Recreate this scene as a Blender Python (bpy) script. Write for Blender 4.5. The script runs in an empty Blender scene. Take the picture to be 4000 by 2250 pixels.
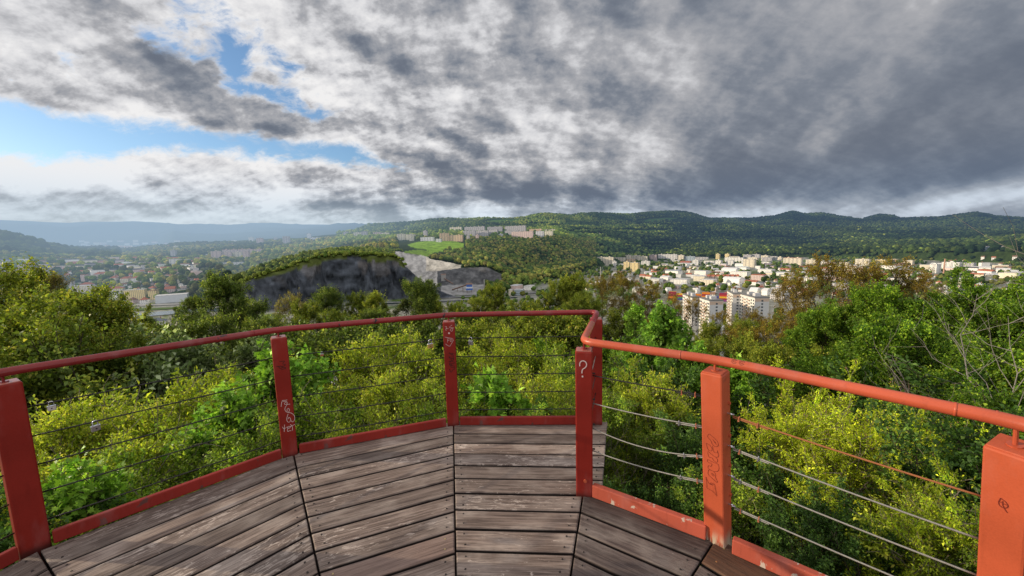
import bpy, bmesh, math, random
import numpy as np
from mathutils import Vector, Matrix

random.seed(7)
rng = np.random.default_rng(7)
SC = bpy.context.scene
COL = SC.collection
R = math.radians

# ------------------------------------------------------------------ render / view
SC.view_settings.view_transform = 'Standard'
SC.view_settings.look = 'None'
SC.view_settings.exposure = 0
SC.view_settings.gamma = 1
SC.render.engine = 'CYCLES'
cy = SC.cycles
cy.use_denoising = True
try:
    cy.denoiser = 'OPENIMAGEDENOISE'
    cy.denoising_prefilter = 'ACCURATE'
except Exception:
    pass
cy.max_bounces = 6
cy.diffuse_bounces = 3
cy.glossy_bounces = 2
cy.transmission_bounces = 3
cy.transparent_max_bounces = 4
cy.caustics_reflective = False
cy.caustics_refractive = False

# ------------------------------------------------------------------ camera (surveyed from the photograph)
EYE = 1.70
PITCH, ROLL, FPX = R(6.58), R(1.487), 1480.0        # pitch down, roll, focal length in photo pixels (4000 wide)
cp, sp_, cr, sr = math.cos(PITCH), math.sin(PITCH), math.cos(ROLL), math.sin(ROLL)
_right = np.array([1, 0, 0.]); _fwd = np.array([0, cp, -sp_]); _down = np.array([0, -sp_, -cp])
CX = cr * _right + sr * _down
CD = -sr * _right + cr * _down
CM = np.stack([CX, CD, _fwd], 1)
cam_d = bpy.data.cameras.new('camera'); cam = bpy.data.objects.new('camera', cam_d); COL.objects.link(cam)
cam_d.sensor_fit = 'HORIZONTAL'; cam_d.sensor_width = 36.0; cam_d.lens = FPX / 4000 * 36.0
cam_d.clip_start = 0.05; cam_d.clip_end = 60000
cam.matrix_world = Matrix(((CX[0], -CD[0], -_fwd[0], 0), (CX[1], -CD[1], -_fwd[1], 0), (CX[2], -CD[2], -_fwd[2], EYE), (0, 0, 0, 1)))
SC.camera = cam

# survey helpers: a sight line measured on the photo (2576-wide survey sheet) plus a distance gives a place in the world
SS = 4000 / 2576.0
def sight(x, y):
    v = np.array([(x * SS - 2000) / FPX, (y * SS - 1125) / FPX, 1.0])
    return CM @ v
def place(x, y, d):
    """world point at horizontal distance d along the sight line"""
    r = sight(x, y); h = math.hypot(r[0], r[1])
    return np.array([r[0] / h * d, r[1] / h * d, EYE + r[2] / h * d])
def azimuth(x, y=650):
    r = sight(x, y); return math.atan2(r[0], r[1])
def survey(P):
    """inverse: survey-sheet x, y of world points (N,3)"""
    q = (np.asarray(P, float) - np.array([0, 0, EYE])) @ CM
    w = np.maximum(q[:, 2], 1e-3)
    return (q[:, 0] / w * FPX + 2000) / SS, (q[:, 1] / w * FPX + 1125) / SS

# ------------------------------------------------------------------ object helpers
def tag(o, label=None, cat=None, group=None, kind=None):
    if label: o['label'] = label
    if cat: o['category'] = cat
    if group: o['group'] = group
    if kind: o['kind'] = kind
    return o
def empty(name, loc=(0, 0, 0), rz=0.0):
    o = bpy.data.objects.new(name, None); COL.objects.link(o)
    o.location = loc; o.rotation_euler = (0, 0, rz); o.empty_display_size = 0.2
    return o
def link(name, me, parent=None):
    o = bpy.data.objects.new(name, me); COL.objects.link(o)
    if parent is not None: o.parent = parent
    return o
def np_mesh(name, V, F, mat=None, col=None, smooth=False):
    """V (n,3), F (m,k) one polygon size, or a list of such arrays; col (n,3) point colours"""
    me = bpy.data.meshes.new(name)
    V = np.ascontiguousarray(V, np.float32)
    Fs = F if isinstance(F, list) else [F]
    Fs = [np.asarray(f, np.int32) for f in Fs if len(f)]
    nl = sum(f.size for f in Fs); nf = sum(len(f) for f in Fs)
    me.vertices.add(len(V)); me.vertices.foreach_set('co', V.ravel())
    me.loops.add(nl); me.loops.foreach_set('vertex_index', np.concatenate([f.ravel() for f in Fs]))
    me.polygons.add(nf)
    tot = np.concatenate([np.full(len(f), f.shape[1], np.int32) for f in Fs])
    st = np.zeros(nf, np.int32); st[1:] = np.cumsum(tot)[:-1]
    me.polygons.foreach_set('loop_start', st)
    if smooth: me.polygons.foreach_set('use_smooth', np.ones(nf, bool))
    if col is not None:
        a = me.attributes.new('Col', 'FLOAT_COLOR', 'POINT')
        c = np.ones((len(V), 4), np.float32); c[:, :3] = col
        a.data.foreach_set('color', c.ravel())
    me.update(calc_edges=True)
    if mat is not None: me.materials.append(mat)
    return me
class MB:
    """small mesh builder: boxes, tubes, prisms collected into one mesh"""
    def __init__(s): s.v = []; s.f = []; s.c = []
    def add(s, vs, fs, c=None):
        b = len(s.v); s.v += [tuple(map(float, v)) for v in vs]; s.f += [tuple(i + b for i in f) for f in fs]
        s.c += [c or (1, 1, 1)] * len(vs); return s
    def box(s, x0, x1, y0, y1, z0, z1, c=None):
        return s.add([(x0, y0, z0), (x1, y0, z0), (x1, y1, z0), (x0, y1, z0), (x0, y0, z1), (x1, y0, z1), (x1, y1, z1), (x0, y1, z1)],
                     [(0, 3, 2, 1), (4, 5, 6, 7), (0, 1, 5, 4), (1, 2, 6, 5), (2, 3, 7, 6), (3, 0, 4, 7)], c)
    def bbox(s, x0, x1, y0, y1, z0, z1, b, c=None):
        """bevelled box (chamfered along all edges)"""
        bm = bmesh.new(); bmesh.ops.create_cube(bm, size=1)
        for v in bm.verts:
            v.co = Vector(((x0 + x1) / 2 + v.co.x * (x1 - x0), (y0 + y1) / 2 + v.co.y * (y1 - y0), (z0 + z1) / 2 + v.co.z * (z1 - z0)))
        bmesh.ops.bevel(bm, geom=list(bm.edges), offset=b, segments=2, affect='EDGES', profile=0.5)
        bm.verts.index_update()
        s.add([v.co[:] for v in bm.verts], [[v.index for v in f.verts] for f in bm.faces], c); bm.free(); return s
    def tube(s, pts, rad, n=8, caps=True, c=None):
        pts = [Vector(p) for p in pts]; m = len(pts); rings = []
        t0 = (pts[1] - pts[0]).normalized()
        up = Vector((0, 0, 1)) if abs(t0.z) < 0.9 else Vector((1, 0, 0))
        a = t0.cross(up).normalized()
        for i, p in enumerate(pts):
            if i == 0: t = (pts[1] - p)
            elif i == m - 1: t = (p - pts[i - 1])
            else: t = (pts[i + 1] - p).normalized() + (p - pts[i - 1]).normalized()
            t.normalize(); a = (a - t * a.dot(t)).normalized(); b = t.cross(a)
            r = rad[i] if isinstance(rad, (list, tuple)) else rad
            rings.append([p + (a * math.cos(k * 2 * math.pi / n) + b * math.sin(k * 2 * math.pi / n)) * r for k in range(n)])
        vs = [v for ring in rings for v in ring]; fs = []
        for i in range(m - 1):
            for k in range(n):
                fs.append((i * n + k, i * n + (k + 1) % n, (i + 1) * n + (k + 1) % n, (i + 1) * n + k))
        if caps: fs += [tuple(range(n - 1, -1, -1)), tuple((m - 1) * n + k for k in range(n))]
        return s.add(vs, fs, c)
    def mesh(s, name, mat, smooth=False, col=False):
        me = bpy.data.meshes.new(name); me.from_pydata(s.v, [], s.f)
        if smooth: me.polygons.foreach_set('use_smooth', [True] * len(me.polygons))
        if col:
            a = me.attributes.new('Col', 'FLOAT_COLOR', 'POINT')
            c = np.ones((len(s.v), 4), np.float32); c[:, :3] = s.c; a.data.foreach_set('color', c.ravel())
        me.materials.append(mat); me.update(); return me
    def build(s, name, mat, parent=None, smooth=False, col=False):
        return link(name, s.mesh(name, mat, smooth, col), parent)

# ------------------------------------------------------------------ numpy noise
def _hash(ix, iy, seed):
    h = (ix * 374761393 + iy * 668265263 + seed * 974634777) & 0x7fffffff
    h = ((h ^ (h >> 13)) * 1274126177) & 0x7fffffff
    return ((h ^ (h >> 16)) & 0xffff) / 65535.0
def vnoise(x, y, seed=0):
    ix = np.floor(x).astype(np.int64); iy = np.floor(y).astype(np.int64)
    fx = x - ix; fy = y - iy; fx = fx * fx * (3 - 2 * fx); fy = fy * fy * (3 - 2 * fy)
    a = _hash(ix, iy, seed); b = _hash(ix + 1, iy, seed); c = _hash(ix, iy + 1, seed); d = _hash(ix + 1, iy + 1, seed)
    return (a * (1 - fx) + b * fx) * (1 - fy) + (c * (1 - fx) + d * fx) * fy
def fbm(x, y, seed=0, oct=4):
    s = 0; a = 0.5; t = 0
    for i in range(oct):
        s = s + a * vnoise(x * 2 ** i + 17.3 * i, y * 2 ** i + 9.1 * i, seed + i); t += a; a *= 0.5
    return s / t

# ------------------------------------------------------------------ node helpers
def new_mat(name):
    m = bpy.data.materials.new(name); m.use_nodes = True
    nt = m.node_tree; nt.nodes.clear(); return m, nt
class NT:
    def __init__(s, nt): s.nt = nt
    def n(s, typ, **kw):
        nd = s.nt.nodes.new(typ)
        for k, v in kw.items(): setattr(nd, k, v)
        return nd
    def lk(s, a, b): s.nt.links.new(a, b)
    def val(s, nd, i, v):
        if hasattr(v, 'is_linked') or isinstance(v, bpy.types.NodeSocket): s.lk(v, nd.inputs[i])
        else: nd.inputs[i].default_value = v
    def math(s, op, a, b=None, c=None, clamp=False):
        nd = s.n('ShaderNodeMath', operation=op); nd.use_clamp = clamp
        s.val(nd, 0, a)
        if b is not None: s.val(nd, 1, b)
        if c is not None: s.val(nd, 2, c)
        return nd.outputs[0]
    def vmath(s, op, a, b=None, out=0):
        nd = s.n('ShaderNodeVectorMath', operation=op); s.val(nd, 0, a)
        if b is not None:
            if op == 'SCALE': s.val(nd, 3, b)
            else: s.val(nd, 1, b)
        return nd.outputs[out]
    def mrange(s, x, a, b, c=0.0, d=1.0, smooth=True):
        nd = s.n('ShaderNodeMapRange'); nd.interpolation_type = 'SMOOTHSTEP' if smooth else 'LINEAR'
        s.val(nd, 0, x); s.val(nd, 1, a); s.val(nd, 2, b); s.val(nd, 3, c); s.val(nd, 4, d); return nd.outputs[0]
    def mix(s, f, a, b, typ='MIX'):
        nd = s.n('ShaderNodeMix', data_type='RGBA', blend_type=typ); nd.clamp_factor = True
        s.val(nd, 0, f)
        for i, v in ((6, a), (7, b)):
            if isinstance(v, (tuple, list)): nd.inputs[i].default_value = (*v, 1) if len(v) == 3 else v
            else: s.lk(v, nd.inputs[i])
        return nd.outputs[2]
    def noise(s, vec, scale, detail=4, rough=0.55, dist=0.0, out='Fac'):
        nd = s.n('ShaderNodeTexNoise'); nd.noise_dimensions = '3D'
        if vec is not None: s.lk(vec, nd.inputs['Vector'])
        nd.inputs['Scale'].default_value = scale; nd.inputs['Detail'].default_value = detail
        nd.inputs['Roughness'].default_value = rough; nd.inputs['Distortion'].default_value = dist
        return nd.outputs[out]
    def xyz(s, x, y, z):
        nd = s.n('ShaderNodeCombineXYZ'); s.val(nd, 0, x); s.val(nd, 1, y); s.val(nd, 2, z); return nd.outputs[0]
    def sep(s, v):
        nd = s.n('ShaderNodeSeparateXYZ'); s.lk(v, nd.inputs[0]); return nd.outputs
    def curve(s, x, pts):
        nd = s.n('ShaderNodeFloatCurve'); cv = nd.mapping.curves[0]
        while len(cv.points) > 2: cv.points.remove(cv.points[0])
        cv.points[0].location = pts[0]; cv.points[1].location = pts[-1]
        for p in pts[1:-1]: cv.points.new(*p)
        for p in cv.points: p.handle_type = 'AUTO_CLAMPED'
        nd.mapping.update(); s.val(nd, 1, x); return nd.outputs[0]

# aerial haze painted into the materials as a glow growing with distance from the lookout
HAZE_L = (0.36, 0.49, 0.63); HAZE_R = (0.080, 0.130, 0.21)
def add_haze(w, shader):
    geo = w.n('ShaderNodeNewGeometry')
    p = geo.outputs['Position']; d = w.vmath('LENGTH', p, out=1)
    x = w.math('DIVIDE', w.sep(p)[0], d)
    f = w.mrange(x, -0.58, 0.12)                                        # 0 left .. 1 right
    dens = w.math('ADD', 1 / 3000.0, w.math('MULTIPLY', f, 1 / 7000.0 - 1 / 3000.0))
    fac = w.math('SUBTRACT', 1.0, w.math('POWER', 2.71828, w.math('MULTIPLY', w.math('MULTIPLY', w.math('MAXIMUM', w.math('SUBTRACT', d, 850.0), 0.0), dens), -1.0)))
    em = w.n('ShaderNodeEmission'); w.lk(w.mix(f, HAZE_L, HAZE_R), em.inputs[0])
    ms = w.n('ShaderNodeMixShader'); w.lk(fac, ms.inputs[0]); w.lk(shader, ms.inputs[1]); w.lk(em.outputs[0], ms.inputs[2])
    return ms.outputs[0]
def finish(w, shader, haze=False):
    out = w.n('ShaderNodeOutputMaterial')
    w.lk(add_haze(w, shader) if haze else shader, out.inputs[0])
def bsdf(w, color, rough=0.7, spec=0.3, normal=None, metal=0.0):
    b = w.n('ShaderNodeBsdfPrincipled')
    if isinstance(color, (tuple, list)): b.inputs['Base Color'].default_value = (*color[:3], 1)
    else: w.lk(color, b.inputs['Base Color'])
    if isinstance(rough, bpy.types.NodeSocket): w.lk(rough, b.inputs['Roughness'])
    else: b.inputs['Roughness'].default_value = rough
    b.inputs['Specular IOR Level'].default_value = spec
    b.inputs['Metallic'].default_value = metal
    if normal is not None: w.lk(normal, b.inputs['Normal'])
    return b.outputs[0]
def bump(w, h, strength=0.4, dist=0.01):
    b = w.n('ShaderNodeBump'); b.inputs['Strength'].default_value = strength; b.inputs['Distance'].default_value = dist
    w.lk(h, b.inputs['Height']); return b.outputs[0]
def attr(w, name='Col'):
    a = w.n('ShaderNodeAttribute'); a.attribute_name = name; return a.outputs['Color']
def objrand(w): return w.n('ShaderNodeObjectInfo').outputs['Random']

# ------------------------------------------------------------------ sun and sky
SUN_AZ, SUN_EL = R(-84.0), R(13.5)                                      # from the left, low evening sun
sun_dir = Vector((math.sin(SUN_AZ) * math.cos(SUN_EL), math.cos(SUN_AZ) * math.cos(SUN_EL), math.sin(SUN_EL)))
sd = bpy.data.lights.new('sun', 'SUN'); sd.energy = 5.0; sd.angle = R(0.5); sd.color = (1.0, 0.84, 0.62)
so = bpy.data.objects.new('sun', sd); COL.objects.link(so)
so.rotation_euler = (-sun_dir).to_track_quat('-Z', 'Y').to_euler()
so.location = (-60, 10, 40)

world = bpy.data.worlds.new('World'); SC.world = world; world.use_nodes = True
w = NT(world.node_tree); world.node_tree.nodes.clear()
sky = w.n('ShaderNodeTexSky'); sky.sky_type = 'NISHITA'; sky.sun_disc = False
sky.sun_elevation = SUN_EL; sky.sun_rotation = SUN_AZ
sky.altitude = 250; sky.air_density = 1.0; sky.dust_density = 0.6; sky.ozone_density = 2.5
tc = w.n('ShaderNodeTexCoord')
nrm = w.vmath('NORMALIZE', tc.outputs['Generated'])
dx, dy, dz = w.sep(nrm)
azd = w.math('MULTIPLY', w.math('ARCTAN2', dx, dy), 180 / math.pi)       # degrees, right positive
eld = w.math('MULTIPLY', w.math('ARCSINE', dz), 180 / math.pi)
azn = w.math('DIVIDE', w.math('ADD', azd, 70.0), 140.0, clamp=True)      # 0..1 over the view
# cloud plane coordinates, turned so that the cloud streets run along A
hz = w.math('ADD', w.math('MAXIMUM', dz, 0.0), 0.20)
px = w.math('DIVIDE', dx, hz); py = w.math('DIVIDE', dy, hz)
ca, sa = math.cos(R(20)), math.sin(R(20))
A = w.math('ADD', w.math('MULTIPLY', px, sa), w.math('MULTIPLY', py, ca))
B = w.math('SUBTRACT', w.math('MULTIPLY', px, ca), w.math('MULTIPLY', py, sa))
hz2 = w.math('ADD', w.math('MAXIMUM', dz, 0.0), 0.55)                      # gentler projection for the billows, which have height of their own
px2 = w.math('DIVIDE', dx, hz2); py2 = w.math('DIVIDE', dy, hz2)
def bvec(z, ox=0.0, oy=0.0):
    return w.xyz(w.math('ADD', px2, ox), w.math('ADD', w.math('MULTIPLY', py2, 1.25), oy), z)
def cvec(sa_, sb_, z, ox=0.0, oy=0.0):
    return w.xyz(w.math('ADD', w.math('MULTIPLY', A, sa_), ox), w.math('ADD', w.math('MULTIPLY', B, sb_), oy), z)
# streakiness grows to the right
right_f = w.mrange(azd, 2.0, 42.0)
def puff_field(ox, oy):
    """billowing cloud thickness: soft cells broken up by fractal noise"""
    p = bvec(3.7, ox, oy)
    warp = w.noise(p, 7.5, 5, 0.62, 0.0, 'Color')
    pw = w.vmath('ADD', p, w.vmath('SCALE', w.vmath('SUBTRACT', warp, (0.5, 0.5, 0.5)), 0.17))
    v = w.n('ShaderNodeTexVoronoi'); v.feature = 'SMOOTH_F1'; v.inputs['Scale'].default_value = 5.6; v.inputs['Smoothness'].default_value = 0.55
    w.lk(pw, v.inputs['Vector'])
    cell = w.math('SUBTRACT', 0.58, v.outputs['Distance'])
    f = w.noise(p, 2.5, 7, 0.54)
    return w.math('ADD', w.math('MULTIPLY', f, 0.78), w.math('MULTIPLY', cell, 0.40))
puff = puff_field(0.0, 0.0)
puff_s = puff_field(-0.045, 0.035)
strk = w.noise(cvec(0.34, 1.0, 8.1), 2.0, 4, 0.48, 0.2)
big = w.noise(cvec(0.5, 0.7, 1.3), 0.75, 3, 0.5)
wob = w.math('MULTIPLY', w.math('SUBTRACT', puff, 0.5), 7.0)
wob2 = w.math('MULTIPLY', w.math('SUBTRACT', w.noise(cvec(0.30, 0.42, 5.5), 1.5, 7, 0.62), 0.5), 7.0)
# blue gap: between the cloud deck (its edge about 13.6 degrees up) and the low cloud bank
up_edge = w.curve(azn, [(0, .71), (.16, .69), (.28, .70), (.34, .72), (.37, .63), (.40, .54), (.45, .30), (1, .30)])   # x20 deg
lo_edge = w.curve(azn, [(0, .38), (.125, .41), (.17, .47), (.21, .55), (.28, .56), (.39, .545), (.45, .66), (1, .9)])
sd_up = w.math('SUBTRACT', w.math('ADD', w.math('MULTIPLY', up_edge, 20.0), w.math('MULTIPLY', wob, 0.42)), eld)
sd_lo = w.math('SUBTRACT', w.math('ADD', eld, w.math('MULTIPLY', wob2, 0.38)), w.math('MULTIPLY', lo_edge, 20.0))
tear = w.noise(bvec(17.0), 13.0, 6, 0.65, 0.3)
gap = w.mrange(w.math('ADD', w.math('MINIMUM', sd_up, sd_lo), w.math('MULTIPLY', w.math('SUBTRACT', tear, 0.5), 4.2)), -0.5, 1.0)
def spot(a, e, ra, re, amp):
    d = w.math('ADD', w.math('POWER', w.math('DIVIDE', w.math('SUBTRACT', azd, a), ra), 2), w.math('POWER', w.math('DIVIDE', w.math('SUBTRACT', eld, e), re), 2))
    return w.math('MULTIPLY', w.math('POWER', 2.71828, w.math('MULTIPLY', d, -1.0)), amp)
thr = w.mrange(azd, -8, -34, 0.03, 0.165)
for a, e, ra, re, k in ((-34.3, 21.5, 1.4, 4.0, .10), (-31.5, 18.6, 3.2, 1.1, .12), (-41, 21.4, 1.8, 1.3, .10), (-47, 18.8, 2.2, .8, .10)):
    thr = w.math('ADD', thr, spot(a, e, ra, re, k))
dens = w.math('ADD', w.math('SUBTRACT', puff, thr), w.math('MULTIPLY', w.math('SUBTRACT', tear, 0.5), 0.42))
above = w.mrange(sd_up, 0.6, -0.6)
cov = w.mrange(dens, -0.02, 0.10)
cov = w.math('ADD', w.math('MULTIPLY', above, cov), w.math('SUBTRACT', 1.0, above))
cov = w.math('MULTIPLY', cov, w.math('SUBTRACT', 1.0, gap))
# small torn wisps drifting in the gap
wisp = w.noise(cvec(0.42, 0.55, 12.0), 3.2, 6, 0.6)
cov = w.math('MAXIMUM', cov, w.math('MULTIPLY', w.mrange(wisp, 0.57, 0.72), w.math('MULTIPLY', gap, 0.75)))
# light on the clouds
base = w.curve(azn, [(0, .64), (.15, .635), (.28, .61), (.40, .575), (.50, .565), (.60, .545), (.75, .525), (.90, .505), (1, .50)])
contrast = w.math('SUBTRACT', 1.0, w.math('MULTIPLY', w.mrange(azd, -26, 12), 0.30))
relief = w.math('MULTIPLY', w.math('MULTIPLY', w.math('SUBTRACT', puff, puff_s), 2.5), w.math('MULTIPLY', w.math('MULTIPLY', contrast, w.mrange(azd, -45, -15, 0.72, 1.1)), w.math('SUBTRACT', 1.0, w.math('MULTIPLY', right_f, 0.75))))
thick = w.math('MULTIPLY', w.math('MULTIPLY', w.math('SUBTRACT', 0.47, puff), 0.8), w.math('MULTIPLY', contrast, w.math('SUBTRACT', 1.0, w.math('MULTIPLY', right_f, 0.55))))
f1_ = w.noise(bvec(21.0), 11.0, 5, 0.6, 0.1); f2_ = w.noise(bvec(21.0, -0.017, 0.014), 11.0, 5, 0.6, 0.1)
fine = w.math('MULTIPLY', w.math('MULTIPLY', w.math('SUBTRACT', f1_, f2_), 0.95), w.math('MULTIPLY', contrast, w.math('SUBTRACT', 1.0, w.math('MULTIPLY', right_f, 0.45))))
street = w.math('MULTIPLY', w.math('SUBTRACT', strk, 0.5), w.math('ADD', 0.05, w.math('MULTIPLY', right_f, 0.75)))
broad = w.math('MULTIPLY', w.math('SUBTRACT', big, 0.54), 0.75)
rim = w.math('MULTIPLY', w.math('POWER', 2.71828, w.math('MULTIPLY', w.math('MAXIMUM', w.math('MULTIPLY', w.math('MINIMUM', sd_up, sd_lo), -1.0), 0.0), -0.75)), w.mrange(azd, 6, -22, 0.0, 0.36))
thin = w.math('MULTIPLY', w.mrange(dens, 0.16, 0.0), w.mrange(azd, 0, -25, 0.05, 0.30))
low = w.mrange(eld, 11.5, 7.5)                                            # low bank
lown = w.noise(cvec(0.10, 0.20, 41.0), 1.9, 6, 0.6)
lowl = w.math('MULTIPLY', low, w.math('ADD', w.mrange(azd, 5, -40, -0.10, 0.17), w.math('MULTIPLY', w.math('SUBTRACT', lown, 0.5), w.mrange(azd, 25, -15, 0.2, 1.1))))
slit_n = w.noise(cvec(0.10, 0.22, 31.0), 1.6, 4, 0.5)
slit = w.math('MULTIPLY', w.math('MULTIPLY', w.mrange(w.math('SUBTRACT', eld, w.mrange(azd, 2, 30, 2.0, 0.3)), 5.8, 2.4), w.mrange(slit_n, 0.30, 0.50)), w.mrange(azd, -30, -5, 0.05, 0.42))
lum = base
shade_ = w.math('ADD', spot(-12, 6.8, 14, 1.5, -.22), spot(-49, 5.2, 9, 1.0, -.24))
for t in (relief, thick, shade_, fine, street, broad, rim, thin, lowl, slit): lum = w.math('ADD', lum, t)
ramp = w.n('ShaderNodeValToRGB'); cr_ = ramp.color_ramp
cr_.elements[0].position = 0.0; cr_.elements[0].color = (.072, .088, .125, 1)
cr_.elements[1].position = 1.0; cr_.elements[1].color = (.88, .87, .87, 1)
for p_, c_ in ((.22, (.118, .142, .190)), (.42, (.212, .236, .282)), (.62, (.40, .405, .43)), (.80, (.68, .68, .70))):
    e_ = cr_.elements.new(p_); e_.color = (*c_, 1)
lum = w.math('SMOOTH_MAX', lum, 0.27, 0.14)
w.lk(lum, ramp.inputs[0])
cloud = ramp.outputs[0]
bluish = w.mix(w.math('MULTIPLY', w.mrange(eld, 11, 3), 0.7), (1, 1, 1), (.78, .93, 1.08))
cloud = w.mix(1.0, cloud, bluish, 'MULTIPLY')
clear = w.mix(1.0, sky.outputs[0], (0.92, 1.00, 1.06), 'MULTIPLY')
clear = w.vmath('SCALE', clear, 0.15)
air = w.math('MULTIPLY', w.mrange(eld, 8.5, 1.0), w.mrange(azd, 14, -25, 0.0, 0.80))
col_ = w.mix(cov, clear, cloud)
col_ = w.mix(air, col_, (0.58, 0.68, 0.74))
# sky behind the viewer and overhead, out of view, brightened as added fill light
behind = w.math('MAXIMUM', w.mrange(dy, 0.25, -0.35), w.mrange(eld, 38, 62))
col_ = w.mix(behind, col_, w.mix(big, (0.6, 0.62, 0.69), (1.5, 1.45, 1.4)))
under = w.mrange(eld, -2.0, -8.0)                                         # ground half: dull green-grey bounce
col_ = w.mix(under, col_, (0.10, 0.12, 0.08))
bg = w.n('ShaderNodeBackground'); w.lk(w.vmath('SCALE', col_, 10.0), bg.inputs[0]); bg.inputs[1].default_value = 0.10
wo = w.n('ShaderNodeOutputWorld'); w.lk(bg.outputs[0], wo.inputs[0])
world.cycles.sampling_method = 'MANUAL'; world.cycles.sample_map_resolution = 1024

# ================================================================== TERRAIN
# Layers from the lookout outwards; each is a line across the view, given by bearing marks (survey-sheet x) with
# either a height z or the sight-line y, and a distance d.  Terrain is lofted between the layers.
ZV = -100.0
N_AZ = 1500
AZ = np.linspace(R(-64), R(64), N_AZ)
def hor(x): return 648.5 - 0.02602 * x
def L_z(tab):
    t = np.array(tab, float); az = np.array([azimuth(x, hor(x)) for x in t[:, 0]])
    return np.interp(AZ, az, t[:, 1]), np.interp(AZ, az, t[:, 2])
def L_y(tab):
    xs, ds, zs = [], [], []
    for x, y, d in tab:
        P = place(x, y, d); xs.append(math.atan2(P[0], P[1])); ds.append(d); zs.append(P[2])
    return np.interp(AZ, xs, ds), np.interp(AZ, xs, zs)
def const(d, z): return np.full(N_AZ, float(d)), np.full(N_AZ, float(z))
layers = []      # (name, d, z, rows up to it, curve)
layers.append(('n0', *const(1.2, -3.2), 0))
layers.append(('n1', *const(5.0, -5.5), 4))
layers.append(('n2', *const(12, -9.0), 6))
layers.append(('n3', *const(40, -19.5), 8))
layers.append(('n4', *const(120, -52), 8))
layers.append(('n5', *const(230, -95), 5))
layers.append(('f1', *const(300, ZV), 3))
F2 = L_z([(-400, 1300, ZV), (0, 1400, ZV), (300, 1300, ZV), (500, 1000, ZV), (590, 790, ZV), (620, 747, ZV), (1000, 745, ZV), (1240, 745, ZV), (1290, 900, ZV), (1400, 1080, ZV), (1450, 1230, ZV), (1500, 1560, ZV), (1550, 1870, ZV), (1700, 2170, ZV), (2000, 2400, ZV), (2300, 2150, ZV), (2576, 1950, ZV), (3000, 1900, ZV)])
layers.append(('f2', *F2, 12))
S1 = L_y([(-400, 668, 1900), (0, 668, 1900), (150, 668, 1900), (300, 672, 1700), (440, 676, 1500), (540, 690, 1150), (585, 706, 850), (607, 713, 795), (642, 697, 795), (692, 684, 800), (730, 673, 803), (755, 660, 806), (792, 650, 812), (842, 641, 822), (892, 640, 832), (942, 643, 832), (992, 646, 826), (1010, 655, 817), (1020, 670, 806), (1042, 690, 795), (1060, 706, 786), (1080, 721, 777), (1105, 732, 772), (1130, 742, 768), (1160, 750, 766), (1240, 752, 766), (1290, 727, 905), (1400, 697, 1085), (1450, 684, 1235), (1500, 669, 1565), (1550, 662, 1880), (1700, 648, 2180), (2000, 640, 2420), (2300, 636, 2170), (2576, 632, 1980), (3000, 625, 1980)])
# keep the gently rising parts off the flat: the step top must not drop under the floor
layers.append(('s1', S1[0], np.maximum(S1[1], ZV + 0.4), 16))
F3 = L_z([(-400, 2000, -60), (0, 2000, -62), (300, 1900, -62), (440, 1600, -66), (540, 1250, -75), (600, 860, -66), (700, 880, -46), (842, 910, -14), (942, 925, -14), (990, 930, -24), (1016, 985, -60), (1030, 1000, -97), (1105, 960, -98), (1200, 950, -98), (1240, 940, -97), (1262, 930, -97), (1290, 960, -90), (1400, 1120, -88), (1450, 1300, -85), (1500, 1620, -80), (1550, 1920, -80), (1700, 2230, -92), (2000, 2500, -92), (2576, 2050, -90), (3000, 2050, -90)])
layers.append(('f3', *F3, 8))
B1 = L_y([(-400, 660, 2100), (0, 660, 2100), (300, 662, 2000), (440, 664, 1700), (540, 676, 1330), (600, 704, 900), (700, 671, 940), (842, 632, 960), (942, 632, 985), (990, 637, 1010), (1020, 690, 1060), (1040, 684, 1062), (1068, 683, 1060), (1100, 683, 1030), (1157, 674, 1015), (1224, 672, 1000), (1262, 690, 980), (1290, 712, 1010), (1350, 695, 1150), (1400, 683, 1250), (1450, 672, 1450), (1500, 662, 1750), (1550, 656, 2050), (1700, 644, 2400), (2000, 636, 2600), (2576, 630, 2200), (3000, 625, 2200)])
layers.append(('b1', *B1, 14))
S2 = L_y([(-400, 640, 2400), (0, 640, 2300), (150, 648, 2500), (300, 652, 2200), (440, 655, 1900), (540, 668, 1500), (580, 700, 950), (620, 688, 960), (660, 670, 970), (700, 657, 980), (755, 642, 990), (800, 634, 1000), (860, 628, 1010), (930, 627, 1030), (955, 630, 1060), (1017, 634, 1100), (1062, 641, 1120), (1076, 645, 1118), (1082, 652, 1090), (1117, 658, 1075), (1155, 666, 1055), (1224, 670, 1040), (1260, 682, 1030), (1300, 692, 1060), (1350, 680, 1300), (1450, 660, 1600), (1500, 652, 1850), (1550, 645, 2200), (1700, 636, 2600), (1850, 630, 2700), (2000, 630, 2800), (2300, 628, 2600), (2576, 622, 2400), (3000, 620, 2400)])
layers.append(('s2', *S2, 14))
V2d = S2[0] + np.interp(AZ, [azimuth(x) for x in (-400, 540, 600, 900, 960, 3000)], [150, 150, 260, 260, 120, 120])
e2 = (S2[1] - EYE) / S2[0]
V2z = EYE + (e2 - np.interp(AZ, [azimuth(x) for x in (-400, 540, 600, 860, 950, 3000)], [0, 0, 0.05, 0.035, 0.0, 0.0])) * V2d
layers.append(('v2', V2d, V2z, 4))
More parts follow.
